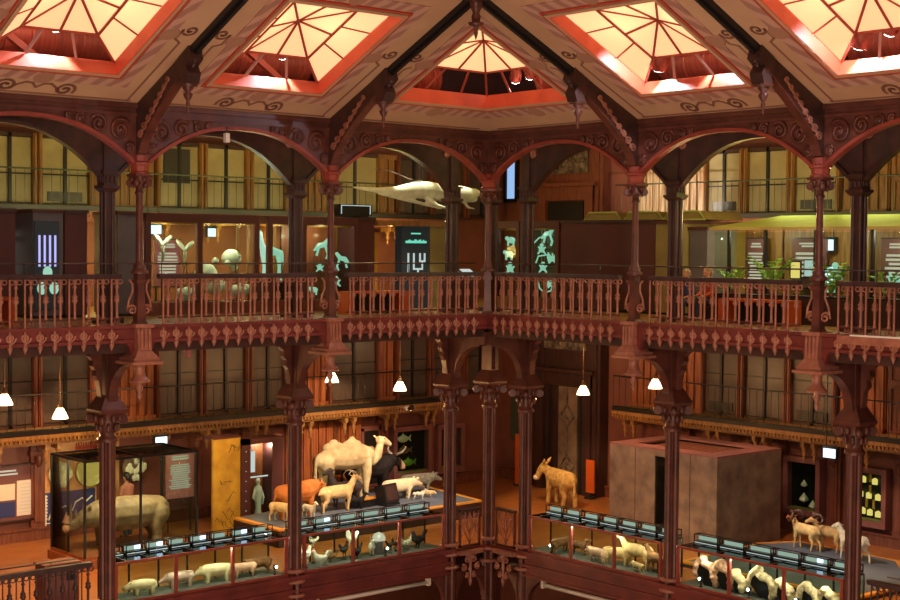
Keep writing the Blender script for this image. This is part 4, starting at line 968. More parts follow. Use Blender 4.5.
lit_sign('lit blue-white sign seen through the glass case with the Y-shaped bones', 'L', -6.6, 5.4, 8.28, .42, .26, 0.4)
lit_sign('small lit blue sign deep behind the glass case with the Y-shaped bones', 'L', -3.6, 7.5, 8.25, .28, .26, .4)
lit_sign('lit blue-white sign in the canopy case behind the canopy column', 'R', 6.8, 5.0, 8.0, .42, .3, .4)
# ---------------------------------------------------------------- bodies grown as one skin
def chain(m, pts, step=.5):
    """tapered limb: pts = (x, y, z, r[, squash_y])"""
    for i in range(len(pts) - 1):
        a, b = pts[i], pts[i + 1]; L = math.dist(a[:3], b[:3]); n = max(2, int(L / (min(a[3], b[3]) * step)) + 1); n = min(n, 40)
        for k in range(n + 1):
            t = k / n; q = [a[j] + (b[j] - a[j]) * t for j in range(4)]; w = (a[4] if len(a) > 4 else 1) * (1 - t) + (b[4] if len(b) > 4 else 1) * t
            m.ell(q[:3], (q[3], q[3] * w, q[3]), seg=10, rings=6)
def skin(m, name, mt, parent, voxel, smooth=4):
    me = m.mesh(name, mt); o = bpy.data.objects.new(name, me); COL.objects.link(o)
    r = o.modifiers.new('r', 'REMESH'); r.mode = 'VOXEL'; r.voxel_size = voxel; r.use_smooth_shade = True
    s = o.modifiers.new('s', 'SMOOTH'); s.factor = .6; s.iterations = smooth
    bpy.context.view_layer.update()
    dg = bpy.context.evaluated_depsgraph_get(); nm = bpy.data.meshes.new_from_object(o.evaluated_get(dg))
    nm.materials.clear(); nm.materials.append(mt); nm.polygons.foreach_set('use_smooth', [True] * len(nm.polygons))
    o.modifiers.clear(); o.data = nm; bpy.data.meshes.remove(me); nm.name = name
    if parent is not None: o.parent = parent
    return o
def beast(root, sp, mt, size=1.0, voxel=None, horn=None, hornm=None, eyes=True):
    """quadruped looking along +x; sp holds stations in metres for size 1"""
    k = size; m = MB()
    hy = math.radians(sp.get('turn', 0)); pv = sp['neck'][0]
    def tr(x, y, z):
        dx, dy = x - pv[0], y; return (pv[0] + dx * math.cos(hy) - dy * math.sin(hy), dx * math.sin(hy) + dy * math.cos(hy), z)
    S = lambda p: (p[0] * k, p[1] * k, p[2] * k, p[3] * k, *(p[4:]))
    chain(m, [S((x, 0, z, rv, w)) for x, z, rv, w in sp['torso']], .25)
    chain(m, [S((*tr(x, 0, z), r, w)) for x, z, r, w in sp['neck']], .3)
    chain(m, [S((*tr(x, 0, z), r, w)) for x, z, r, w in sp['head']], .3)
    for e in sp.get('humps', []): m.ell(tuple(v * k for v in e[:3]), tuple(v * k for v in e[3:]), seg=12, rings=8)
    for key, y in (('fl', sp['yf']), ('hl', sp['yh'])):
        for f in (-1, 1):
            off = sp.get(key + '_off', 0) * f
            n = len(sp[key])
            chain(m, [S((x + off * (i / (n - 1)), f * y * (1 if i else .7), z, r)) for i, (x, z, r) in enumerate(sp[key])], .5)
    for e in sp.get('ears', []):
        for f in (-1, 1):
            a, b = e[0], e[1]; chain(m, [S((*tr(a[0], a[1] * f, a[2]), e[2])), S((*tr((a[0] + b[0]) / 2, (a[1] + b[1]) / 2 * f, (a[2] + b[2]) / 2), e[2] * 1.3, .8)), S((*tr(b[0], b[1] * f, b[2]), e[2] * .5))], .5)
    if 'tail' in sp: chain(m, [S((x, 0, z, r)) for x, z, r in sp['tail']], .5)
    b = skin(m, 'body', mt, root, (voxel or .028) * k)
    if eyes and 'eye' in sp:
        ex, ey, ez, er = sp['eye']
        for f in (-1, 1): m = MB(); m.ell(tuple(v * k for v in tr(ex, ey * f, ez)), er * k, seg=8, rings=6); part(m, 'eye', M['eye'], root)
    if horn:
        for f in (-1, 1):
            m = MB(); m.tube([tuple(v * k for v in tr(x, y * f, z)) for x, y, z, r in horn], [r * k for *_, r in horn], 7); part(m, 'horn', hornm, root)
    return b
def animal(name, label, cat, side, u, d, z, rz, sp, mt, size=1.0, grp=None, **kw):
    r = thing(name, label, cat, side, u, d, z, math.radians(rz), grp); beast(r, sp, mt, size, **kw); return r

CAMEL = dict(torso=[(-.98, 1.44, .26, .9), (-.6, 1.5, .36, 1.0), (0, 1.46, .42, 1.0), (.5, 1.48, .4, .95), (.82, 1.44, .31, .9)],
    humps=[(-.52, 0, 1.84, .42, .22, .16), (-.52, 0, 1.97, .16, .11, .12), (.22, 0, 1.84, .4, .2, .18), (.22, 0, 2.0, .14, .1, .12)],
    neck=[(.8, 1.42, .28, .8), (1.08, 1.3, .21, .8), (1.3, 1.42, .17, .8), (1.4, 1.72, .13, .9)], head=[(1.38, 1.9, .14, .9), (1.56, 1.88, .125, .9), (1.74, 1.78, .095, .9), (1.82, 1.73, .08, .9)],
    fl=[(.68, 1.3, .22), (.72, .95, .15), (.7, .55, .095), (.72, .2, .06), (.76, .05, .09)], hl=[(-.88, 1.38, .26), (-.8, 1.02, .16), (-1.0, .66, .085), (-.92, .2, .06), (-.86, .05, .09)],
    yf=.2, yh=.18, fl_off=.06, hl_off=.14, ears=[((1.3, .09, 1.99), (1.22, .15, 2.06), .03)], tail=[(-1.18, 1.5, .06), (-1.24, 1.2, .045), (-1.22, .85, .05)], eye=(1.52, .1, 1.94, .022))
BULL = dict(torso=[(-.85, 1.05, .3, .9), (-.3, 1.0, .38, 1.0), (.3, 1.0, .42, .95), (.65, 1.06, .38, .9)], neck=[(.7, 1.1, .34, .75), (.98, 1.15, .24, .75), (1.1, 1.16, .2, .8)], head=[(1.12, 1.2, .19, .9), (1.3, 1.05, .15, .85), (1.46, .9, .12, .9)],
    fl=[(.55, .9, .19), (.56, .55, .11), (.55, .3, .075), (.56, .05, .08)], hl=[(-.75, .95, .26), (-.68, .62, .15), (-.86, .42, .085), (-.8, .05, .075)], yf=.2, yh=.2, fl_off=.08, hl_off=.1,
    ears=[((1.08, .2, 1.25), (1.02, .38, 1.24), .04)], tail=[(-1.08, 1.15, .05), (-1.18, .8, .035), (-1.16, .5, .05)], eye=(1.24, .14, 1.17, .024))
GOAT = dict(torso=[(-.42, .56, .155, .85), (0, .54, .19, .85), (.36, .55, .17, .8)], neck=[(.4, .6, .13, .75), (.52, .74, .1, .8), (.58, .86, .085, .85)], head=[(.6, .9, .085, .85), (.7, .86, .065, .85), (.8, .82, .045, .9)],
    fl=[(.34, .48, .1), (.35, .3, .055), (.34, .17, .036), (.35, .025, .04)], hl=[(-.4, .52, .13), (-.36, .34, .07), (-.47, .22, .04), (-.44, .025, .04)], yf=.09, yh=.09, fl_off=.04, hl_off=.07,
    ears=[((.57, .07, .92), (.52, .17, .92), .022)], tail=[(-.55, .62, .035), (-.62, .5, .03)], eye=(.665, .06, .91, .012))
PIG = dict(torso=[(-.48, .5, .2, .85), (0, .48, .23, .9), (.42, .5, .21, .85)], neck=[(.46, .52, .19, .85), (.62, .54, .15, .85)], head=[(.68, .54, .14, .85), (.82, .48, .09, .9), (.95, .43, .06, 1)],
    fl=[(.38, .4, .11), (.39, .24, .06), (.38, .03, .045)], hl=[(-.46, .42, .15), (-.42, .26, .08), (-.5, .16, .05), (-.47, .03, .045)], yf=.11, yh=.11, fl_off=.05, hl_off=.06, ears=[((.66, .08, .66), (.74, .15, .7), .04)], tail=[(-.68, .55, .03), (-.74, .5, .02)], eye=(.76, .09, .57, .013))
DONKEY = dict(torso=[(-.58, .88, .29, .85), (-.1, .85, .34, .85), (.42, .88, .31, .8)], neck=[(.48, .96, .22, .65), (.66, 1.06, .18, .65), (.78, 1.15, .16, .7)], head=[(.8, 1.16, .16, .8), (.92, 1.02, .13, .8), (1.0, .88, .11, .85), (1.02, .8, .1, .9)],
    fl=[(.42, .76, .15), (.44, .46, .1), (.42, .3, .08), (.43, .06, .085)], hl=[(-.52, .82, .22), (-.44, .54, .14), (-.6, .36, .085), (-.55, .06, .085)], yf=.13, yh=.13, fl_off=.06, hl_off=.16,
    ears=[((.74, .09, 1.27), (.64, .24, 1.48), .05)], tail=[(-.78, .95, .06), (-.86, .7, .05), (-.85, .42, .06)], eye=(.9, .11, 1.14, .018), humps=[(0, 0, .72, .5, .22, .2)])
MOUF = dict(torso=[(-.42, .68, .16, .85), (0, .66, .19, .85), (.38, .68, .175, .8)], neck=[(.4, .72, .14, .7), (.52, .86, .115, .75), (.6, .98, .1, .8)], head=[(.62, 1.02, .095, .85), (.74, .98, .075, .85), (.86, .93, .05, .9)],
    fl=[(.36, .58, .1), (.37, .36, .055), (.36, .2, .036), (.37, .025, .04)], hl=[(-.4, .62, .14), (-.34, .42, .075), (-.48, .28, .042), (-.44, .025, .04)], yf=.09, yh=.09, fl_off=.06, hl_off=.12,
    ears=[((.58, .09, 1.02), (.52, .17, 1.02), .022)], tail=[(-.57, .72, .035), (-.62, .6, .03)], eye=(.7, .065, 1.03, .012))
RHINO = dict(torso=[(-1.05, .98, .42, .9), (-.5, .95, .52, .95), (.2, .95, .55, .95), (.8, 1.0, .48, .9)], neck=[(.95, 1.02, .42, .8), (1.3, .95, .32, .8)], head=[(1.4, .95, .27, .8), (1.7, .8, .2, .8), (1.95, .72, .17, .85)],
    fl=[(.72, .8, .26), (.75, .45, .18), (.74, .12, .15), (.76, .06, .17)], hl=[(-1.0, .85, .36), (-.9, .5, .2), (-1.0, .2, .15), (-.98, .06, .17)], yf=.28, yh=.28, fl_off=.06, hl_off=.1,
    ears=[((1.34, .16, 1.22), (1.28, .24, 1.4), .05)], tail=[(-1.45, 1.1, .05), (-1.52, .7, .035)], eye=(1.66, .16, .92, .022))
HIPPO = dict(torso=[(-.8, .8, .4, .95), (0, .78, .48, .95), (.7, .82, .42, .95)], neck=[(.8, .82, .38, .9), (1.0, .8, .32, .95)], head=[(1.1, .82, .28, .95), (1.4, .68, .24, 1.1), (1.5, .64, .25, 1.15)],
    fl=[(.6, .5, .2), (.6, .06, .16)], hl=[(-.75, .55, .24), (-.75, .06, .16)], yf=.26, yh=.26, ears=[((1.08, .18, 1.05), (1.06, .24, 1.14), .05)], tail=[(-1.18, .85, .05), (-1.25, .6, .04)], eye=(1.24, .2, .98, .03))
HORN_RAM = [(.62, .06, 1.08, .06), (.57, .11, 1.18, .062), (.45, .17, 1.2, .058), (.36, .23, 1.1, .052), (.37, .27, .98, .045), (.47, .29, .9, .035), (.57, .29, .95, .02)]
HORN_GOAT = [(.6, .04, .96, .026), (.55, .06, 1.04, .024), (.46, .08, 1.08, .02), (.36, .1, 1.05, .014), (.3, .11, .98, .006)]
HORN_BULL = [(1.06, .12, 1.36, .055), (1.06, .28, 1.42, .05), (1.12, .42, 1.5, .04), (1.2, .48, 1.62, .026), (1.24, .48, 1.7, .01)]
F = {}
F['camel'] = fur('pale_camel_coat', (222, 200, 152), (190, 164, 116), 4.0)
F['bull'] = fur('dark_bull_coat', (46, 36, 32), (28, 22, 22), 6.0, patch=(196, 150, 110), axis=0, p0=1.12, p1=1.2)
F['bull2'] = fur('tan_ox_coat', (170, 130, 88), (140, 102, 66), 4.0)
F['cow'] = fur('ginger_cow_coat', (196, 118, 58), (170, 96, 46), 5.0, patch=(226, 180, 120), axis=0, p0=1.16, p1=1.3)
F['dark'] = fur('charcoal_fleece', (84, 72, 66), (54, 46, 44), 22.0)
F['cream'] = fur('cream_coat', (222, 188, 134), (198, 158, 104), 9.0)
F['pig'] = fur('pale_pig_hide', (236, 212, 170), (214, 186, 146), 4.0, bump=.1)
F['boar'] = fur('grey_boar_bristle', (128, 118, 96), (90, 82, 68), 14.0)
F['donkey'] = fur('shaggy_golden_coat', (206, 168, 104), (164, 124, 68), 9.0, bump=1.0)
F['mouf'] = fur('mouflon_coat', (222, 190, 132), (196, 160, 104), 8.0, patch=(176, 96, 58), axis=0, p0=.3, p1=.5)
F['mouf2'] = fur('mouflon_coat_saddled', (206, 166, 108), (150, 116, 80), 5.0)
F['white'] = fur('white_coat', (226, 214, 188), (206, 190, 160), 8.0)
F['rhino'] = mat('rhino_hide', (150, 124, 92), .65, 0, (118, 96, 70), 6.0, bump=.5, detail=8)
F['hippo'] = mat('pale_cast_hide', (212, 196, 150), .6, 0, (190, 172, 128), 4.0)
F['pinkgrey'] = mat('pink_grey_hide', (186, 158, 138), .6, 0, (160, 130, 112), 5.0)
F['pink'] = mat('pink_hide', (226, 176, 144), .6, 0, (206, 152, 122), 5.0)
F['brown'] = fur('brown_coat', (134, 92, 54), (96, 64, 38), 9.0)
F['black'] = fur('black_plumage', (42, 34, 32), (22, 18, 18), 8.0)
F['hen'] = fur('brown_plumage', (132, 92, 56), (84, 56, 36), 14.0)
F['whitef'] = fur('white_plumage', (230, 226, 208), (206, 200, 178), 12.0)
F['speck'] = fur('speckled_plumage', (200, 190, 160), (60, 50, 44), 18.0)
# platform beside the hens
animal('camel', 'large white two-humped camel standing on the slate platform', 'camel', 'L', 0.42, 6.5, 0.5, 2, CAMEL, F['camel'], 0.92)
animal('bull', 'black bull with a tan face and upswept horns behind the camel\'s chest', 'bull', 'L', 1.75, 7.1, 0.5, -2, BULL, F['bull'], 0.86, horn=HORN_BULL, hornm=M['horn_pale'])
animal('humped_bull', 'tan humped bull half hidden behind the camel and the black bull', 'bull', 'L', 1.2, 7.7, 0.5, 4, BULL, F['bull2'], 1)
animal('cow', 'ginger cow with a pale face looking out from behind the column', 'cow', 'L', -1.95, 5.6, 0.5, 4, BULL, F['cow'], 0.7, horn=[(1.06, .12, 1.36, .04), (1.04, .22, 1.42, .03), (1.05, .26, 1.5, .012)], hornm=M['horn_pale'])
animal('sheep', 'charcoal long-woolled sheep with head raised, under the camel\'s belly', 'sheep', 'L', 0.05, 6.05, 0.5, 180, dict(GOAT, neck=[(.4, .6, .15, .75), (.5, .85, .11, .8), (.54, 1.02, .1, .85)], head=[(.54, 1.06, .1, .85), (.66, 1.04, .075, .85), (.76, 1.0, .055, .9)], ears=[((.5, .08, 1.1), (.44, .18, 1.1), .022)], eye=(.62, .075, 1.08, .012)), F['dark'], 1.02)
animal('goat', 'cream goat with swept-back pale horns at the front of the camel platform', 'goat', 'L', -0.62, 5.55, 0.5, 0, GOAT, F['cream'], 1.05, horn=HORN_GOAT, hornm=M['horn_pale'])
animal('pig', 'pale pig standing right of the black bull', 'pig', 'L', 2, 6, 0.5, -4, PIG, F['pig'], 0.88)
animal('boar', 'grey boar with lowered snout behind the pale pig', 'boar', 'L', 3.1, 6.45, 0.5, -10, PIG, F['boar'], 0.88)
animal('piglet', 'small cream piglet under the snout of the pale pig', 'piglet', 'L', 2.95, 5.8, 0.5, -60, PIG, F['cream'], 0.3)
animal('lamb', 'small black lamb behind the legs of the cream goat', 'lamb', 'L', 0, 5.5, 0.5, -20, GOAT, F['black'], 0.5)
animal('kid_goat', 'white kid goat at the foot of the column, below the ginger cow', 'goat', 'L', -1.77, 5.3, 0.5, -90, GOAT, F['white'], 0.5)
animal('calf', 'cream calf standing left of the column, below the ginger cow', 'calf', 'L', -2.75, 5.2, 0.5, -75, GOAT, F['cream'], 0.75)
animal('donkey', 'shaggy golden donkey with a white muzzle looking out beside the column', 'donkey', 'R', -4.35, 7.15, 0, 168, dict(DONKEY, turn=30), F['donkey'], 0.95)
m = MB(); m.ell((0, 0, 0), (.1, .09, .085), seg=10, rings=6)
DK = bpy.data.objects['donkey']; part(m, 'muzzle', F['white'], DK).location = (.92, .3, .76)
animal('mouflon', 'mouflon with a russet neck looking left, first of the three', 'mouflon', 'R', 5, 6.85, 0.15, 171, MOUF, F['mouf'], 0.8, horn=HORN_RAM, hornm=M['horn'])
animal('mouflon', 'saddled mouflon with big curled horns facing the hall, middle of the three', 'mouflon', 'R', 5.6, 7.05, 0.15, 178, dict(MOUF, turn=50), F['mouf2'], 0.8, horn=HORN_RAM, hornm=M['horn'])
animal('mouflon', 'white mouflon ewe half hidden by the column, last of the three', 'mouflon', 'R', 6.62, 6.6, 0.15, 172, MOUF, F['white'], 0.82)
m = MB(); m.box(-.22, .22, -.12, .12, .5, .56); m.box(-.2, .2, -.1, .1, .0, .04); m.box(-.03, .03, -.03, .03, 0, .5)
# rhino in its case
rh = animal('rhinoceros', 'mounted brown rhinoceros inside the big glass case', 'rhinoceros', 'L', -6.95, 6.15, .3, 180, RHINO, F['rhino'], .84, voxel=.035)
for x, z, h, rr in ((1.98, .86, .5, .11), (1.74, .98, .22, .08)):
    m = MB(); m.lathe([(rr, 0), (rr * .8, h * .4), (rr * .35, h * .8), (.01, h)], seg=10, T=Matrix.Translation((x * .84, 0, z * .84)) @ Matrix.Rotation(-.25, 4, 'Y')); part(m, 'horn', M['greybrown'], rh)
# instrument case, display stand and guitar-like object on the camel platform
r = thing('tilted_box', 'tilted black box standing before the bull on the camel platform', 'box', 'L', 1.22, 5.4, .5, math.radians(12))
T = Matrix.Rotation(math.radians(-14), 4, 'X'); m = MB(); m.box(-.3, .3, -.1, .25, .06, .62, T=T); part(m, 'box_shell', M['black'], r); m = MB(); m.box(-.24, .24, -.115, -.1, .14, .56, T=T); part(m, 'front_face', M['wood_dark'], r); m = MB(); m.box(-.3, .3, -.1, .25, 0, .06); part(m, 'base', M['black'], r)
r = thing('saddle_tray', 'boat-shaped black tray with an orange lining beside the tilted box', 'tray', 'L', .62, 5.75, .5, math.radians(8))
m = MB(); m.prism([(-.6, .12), (-.5, -.05), (-.1, -.2), (.4, -.16), (.62, .05), (.5, .2), (0, .25), (-.5, .22)], 0, .2, 'xy'); part(m, 'shell', M['black'], r)
m = MB(); m.prism([(-.5, .11), (-.4, -.02), (-.08, -.13), (.35, -.1), (.52, .06), (.4, .14), (0, .18), (-.4, .17)], .2, .23, 'xy'); part(m, 'lining', M['plat_edge'], r)
animal('lamb', 'tiny pale lamb by the front legs of the pale pig', 'lamb', 'L', 2.5, 5.65, .5, -30, GOAT, F['white'], .32)

# ---------------------------------------------------------------- birds and small figures for the glass cases
def bird(label, name, u, d, z, rz, mt, size, stand=0.0, comb=True, tail_up=True, side='L'):
    r = thing(name, label, 'bird', side, u, d, z, math.radians(rz), 'mounted birds in the hens\' case'); k = size; m = MB(); o = stand
    chain(m, [(-.12 * k, 0, o + .2 * k, .07 * k), (0, 0, o + .19 * k, .1 * k), (.1 * k, 0, o + .22 * k, .08 * k), (.15 * k, 0, o + .32 * k, .045 * k), (.16 * k, 0, o + .38 * k, .042 * k)], .3)
    chain(m, [(.17 * k, 0, o + .385 * k, .035 * k), (.24 * k, 0, o + .375 * k, .012 * k)], .4)
    if tail_up: chain(m, [(-.14 * k, 0, o + .22 * k, .06 * k, .4), (-.22 * k, 0, o + .34 * k, .06 * k, .35), (-.27 * k, 0, o + .36 * k, .04 * k, .3)], .3)
    else: chain(m, [(-.14 * k, 0, o + .2 * k, .05 * k, .6), (-.28 * k, 0, o + .17 * k, .03 * k, .6)], .3)
    for f in (-1, 1): chain(m, [(.01 * k, f * .04 * k, o + .14 * k, .028 * k), (.02 * k, f * .04 * k, o, .012 * k), (.06 * k, f * .04 * k, o + .005, .012 * k)], .5)
    skin(m, 'body', mt, r, .012 * k, 3)
    if comb: m = MB(); m.ell((.17 * k, 0, o + .43 * k), (.03 * k, .01 * k, .025 * k), seg=6, rings=4); m.ell((.19 * k, 0, o + .345 * k), (.014 * k, .01 * k, .025 * k), seg=6, rings=4); part(m, 'comb', M['red_line'], r)
    if stand:
        m = MB(); m.lathe([(.06, 0), (.06, .02), (.012, .03), (.012, stand)], seg=8); part(m, 'stand', M['black'], r)
# ---------------------------------------------------------------- glass cases along the gallery edge
def vitrine(label, side, u0, u1, fr, nbox, screens=()):
    w = u1 - u0; h2 = w / 2; r = thing('display_case', label, 'display case', side, (u0 + u1) / 2, 1.36, .05, 0, 'glass cases along the gallery edge'); D = .8; H = .95
    m = MB(); m.box(-h2, h2, 0, D, 0, .05); part(m, 'case_floor', M['soil'], r)
    m = MB(); m.box(-h2, h2, -.03, .03, H - .05, H); m.box(-h2, h2, -.05, .05, -.02, .06); part(m, 'front_rail', M['mould'], r)
    for k in range(4):
        x = -h2 + .03 + k * (w - .06) / 3; m = MB(); m.box(x - .035, x + .035, -.03, .04, .05, H - .05); part(m, 'front_post', M['mould'], r)
    m = MB()
    for k in range(7): x = -h2 + .02 + k * (w - .04) / 6; m.box(x - .018, x + .018, D - .03, D, .05, H)
    m.box(-h2, h2, D - .03, D, H - .02, H + .01); part(m, 'rear_frame', M['black'], r)
    for k in range(3):
        a = -h2 + .06 + k * (w - .06) / 3; m = MB(); m.box(a, a + (w - .06) / 3 - .06, -.004, .004, .05, H - .05); part(m, 'front_pane', M['glass'], r)
    m = MB(); m.box(-h2 + .02, h2 - .02, D - .045, D - .035, .05, H - .02); part(m, 'rear_pane', M['glass'], r)
    m = MB(); m.box(-h2, h2, .02, D - .02, H - .012, H); part(m, 'top_pane', M['glass_top'], r)
    for k in range(nbox): x = -h2 + (k + .5) * w / nbox; m = MB(); m.box(x - .02, x + .02, .02, D, H, H + .012); part(m, 'top_bar', M['black'], r)
    for k in range(nbox):
        a = -h2 + k * w / nbox + .03; b = a + w / nbox - .07
        m = MB(); m.box(a, b, D - .22, D - .02, H + .05, H + .07); m.box(a, b, D - .03, D - .02, H + .05, H + .08)
        for x in (a, b): m.box(x - .01, x + .01, D - .22, D - .2, H, H + .22); m.box(x - .01, x + .01, D - .03, D - .01, H, H + .22); m.box(x - .008, x + .008, D - .22, D - .01, H + .2, H + .22)
        m.box(a, b, D - .22, D - .205, H + .2, H + .22); m.box(a, b, D - .025, D - .01, H + .2, H + .22); o = part(m, 'label_box', M['black'], r)
        m = MB(); m.box(a + .03, b - .12, D - .08, D - .06, H + .07, H + .18); part(m, 'label_print', M['box_glass'], o)
        m = MB(); m.box(a + .02, b - .02, D - .225, D - .215, H + .015, H + .03); part(m, 'light_strip', E_['tag'], o)
        if k in screens:
            c = (a + b) / 2 + .08; m = MB(); m.box(c - .07, c + .07, D - .13, D - .1, H + .09, H + .19); part(m, 'lit_screen', E_['blue'], o)
    return r
vitrine('glass case holding the rhinoceros and hippopotamus figures', 'L', -9.85, -5.24, None, 8, (1, 2, 4, 6))
vitrine('glass case full of hens and cockerels below the camel', 'L', -4.77, -.22, None, 6, (1,))
vitrine('glass case with the pink sheep figure next to the donkey', 'R', .22, 4.75, None, 7)
vitrine('glass case with fleeces on black stands below the mouflons', 'R', 5.24, 9.82, None, 6, (4,))
# beams under the cases: pale blind housings
for s, a, b, l in (('L', -4.35, -.75, 'long pale blind housing under the hens\' case'), ('R', .75, 4.3, 'long pale blind housing under the case next to the donkey')):
    r = thing('blind_housing', l, 'blind', s, (a + b) / 2, B - .02, -.76); h = (b - a) / 2
    m = MB(); m.tube([(-h, 0, 0), (h, 0, 0)], .055, 8); part(m, 'roller_tube', M['paper'], r)
    for f in (-1, 1): m = MB(); m.box(f * h - .04, f * h + .04, -.07, .07, -.08, .14); part(m, 'end_bracket', M['paper'], r)
m = MB(); m.tube([(-1.6, 0, 0), (.0, 0, 0)], .05, 8); r = thing('blind_housing', 'pale blind housing under the fleece case, cut by the picture edge', 'blind', 'R', 6.9, B - .02, -.76); part(m, 'roller_tube', M['paper'], r)
# figures in the first case
def fig(name, label, cat, side, u, d, rz, sp, mt, size, grp, **kw):
    animal(name, label, cat, side, u, d, .1, rz, sp, mt, size, grp, voxel=.05 if sp in (RHINO, HIPPO) else .03, **kw)
g = 'animal figures in the rhinoceros case'
fig('hippo_figure', 'pale stout hippopotamus figure, first on the column side of its glass case', 'animal figure', 'L', -8.95, 1.72, 172, HIPPO, F['hippo'], .28, g)
fig('rhino_figure', 'pinkish-grey rhinoceros figure following the pale hippopotamus', 'animal figure', 'L', -7.95, 1.8, 178, RHINO, F['pinkgrey'], .26, g)
rf = animal('rhino_figure', 'buff rhinoceros figure in the middle of the glass case', 'animal figure', 'L', -6.98, 1.8, .1, 174, RHINO, F['hippo'], .29, g, voxel=.05)
fig('tapir_figure', 'pink tapir-like figure behind the post of the glass case', 'animal figure', 'L', -6.22, 1.75, 175, PIG, F['pink'], .5, g)
fig('boar_figure', 'brown bristly boar figure nearest the hens\' column', 'animal figure', 'L', -5.75, 1.85, 176, dict(PIG, head=[(.68, .5, .14, .85), (.84, .36, .09, .9), (.96, .26, .05, 1)]), F['brown'], .55, g)
# birds
for l, n, u, d, rz, mt, k, st in (('white hen with raised head at the column end of the case', 'hen', -4.45, 1.7, 20, 'whitef', 1.0, .1), ('fat white goose-like hen crouching at the front', 'hen', -4.1, 1.58, 160, 'whitef', 1.0, 0), ('small grey cockerel high on a rod behind the white hens', 'cockerel', -4.05, 1.95, 100, 'speck', .7, .42), ('speckled hen walking beside the first post', 'hen', -3.65, 1.75, 170, 'hen', .8, 0),
        ('dark hen just before the first post', 'hen', -3.2, 1.8, 20, 'black', .85, .1), ('dark cockerel with upright tail after the first post', 'cockerel', -2.88, 1.7, 200, 'black', .95, 0), ('tall white long-necked bird behind the dark cockerel', 'hen', -2.85, 1.95, 90, 'whitef', 1.05, .3), ('white hen with folded wings beside the grey stand', 'hen', -2.35, 1.75, 240, 'whitef', 1.0, .05), ('small dark chick before the second post', 'chick', -1.78, 1.7, 0, 'black', .6, .1),
        ('brown hen after the second post', 'hen', -1.5, 1.8, 20, 'hen', .85, .05), ('speckled black and white hen near the corner end', 'hen', -1.22, 1.72, 10, 'speck', .95, 0), ('big black cockerel nearest the corner columns', 'cockerel', -.8, 1.75, 185, 'black', 1.15, 0)):
    bird(l, n, u, d, .1, rz, F[mt], k, st)
r = thing('white_dome', 'white domed lamp on a grey stem in the middle of the hens\' case', 'lamp', 'L', -2.08, 1.8, .1)  # emissive white dome on a plain grey stem
m = MB(); m.lathe([(.12, 0), (.12, .3), (.1, .34)], seg=12); part(m, 'stem', M['grey'], r); m = MB(); m.lathe([(.18, .36), (.17, .44), (.12, .52), (.03, .56)], seg=14); part(m, 'dome', E_['text'], r)
g = 'animal figures in the case next to the donkey'
fig('bear_figure', 'dark brown rump of a small animal figure at the corner end of the case', 'animal figure', 'R', .98, 1.75, 95, PIG, F['brown'], .55, g)
fig('fox_figure', 'slender long-legged brown animal figure left of the first post', 'animal figure', 'R', 1.55, 1.85, 0, dict(GOAT), F['hen'], .5, g)
fig('sheep_figure', 'pink shorn sheep figure in the middle of the case next to the donkey', 'animal figure', 'R', 2.42, 1.65, 175, PIG, F['pink'], .5, g)
fig('sheep_figure', 'woolly yellow sheep figure right of the pink shorn one', 'animal figure', 'R', 2.95, 1.8, 20, PIG, F['cream'], .62, g)
fig('dog_figure', 'tall sandy dog figure right of the second post', 'animal figure', 'R', 3.55, 1.85, 185, GOAT, F['cream'], .85, g)
fig('cub_figure', 'small yellow cub figure at the feet of the sandy dog', 'animal figure', 'R', 3.8, 1.6, 170, PIG, F['cream'], .32, g)
fig('goat_figure', 'brown goat figure with raised head at the column end of the case', 'animal figure', 'R', 4.3, 1.75, 170, GOAT, F['brown'], .72, g)
# fleeces on black stands
def fleece(label, u, d, rz, w, h, mt):
    r = thing('fleece', label, 'fleece', 'R', u, d, .1, math.radians(rz), 'fleeces on black stands'); m = MB(); rnd = random.Random(int(u * 100))
    n = 12
    for k in range(n + 1):
        a = PI * .95 * k / n; x = -w * math.cos(a) * .55; z = .12 + h * math.sin(a) * .8 + (h * .25 if k < n / 2 else -.02)
        m.ell((x, rnd.uniform(-.04, .04), z), (rnd.uniform(.08, .13), .13, rnd.uniform(.07, .11)), seg=8, rings=6)
        m.ell((x, .05, max(.06, z - .05)), (.07, .1, .06), seg=8, rings=6)
    for k in range(3): m.ell((w * .5 + rnd.uniform(-.04, .04), -.02, .06 + .1 * k), (.07, .09, .08), seg=8, rings=6)
    skin(m, 'wool', mt, r, .022, 2)
    m = MB(); m.prism([(-w * .5 * math.cos(PI * .95 * k / 12), .1 + h * math.sin(PI * .95 * k / 12) * .68 + (h * .2 if k < 6 else -.04)) for k in range(1, 12)] + [(w * .4, 0), (-w * .02, 0)], -.05, .06, 'xz'); part(m, 'black_stand', M['black'], r)
F['wool_pink'] = fur('pinkish_wool', (226, 176, 146), (200, 142, 112), 20.0, bump=1.0); F['wool_cream'] = fur('cream_wool', (232, 212, 172), (206, 180, 138), 20.0, bump=1.0)
for l, u, rz, w, h, mt in (('pinkish fleece draped over a leaning black stand, first after the column', 5.8, 0, .55, .5, 'wool_pink'), ('crumpled pinkish fleece between the first stand and the first post', 6.32, 10, .42, .48, 'wool_pink'), ('pale fleece partly hidden by the first post', 6.72, 0, .3, .34, 'wool_cream'),
        ('cream and pink fleece on a black stand in the middle pane', 7.4, 0, .62, .5, 'wool_cream'), ('low pale fleece on a black stand left of the second post', 8.0, 0, .42, .36, 'wool_cream'), ('cream fleece on a black stand right of the second post', 8.7, 0, .45, .4, 'wool_cream'), ('pale fleece at the far end of the case by the mouflon column', 9.2, 0, .42, .38, 'wool_cream')):
    fleece(l, u, 1.75, rz, w, h, F[mt])
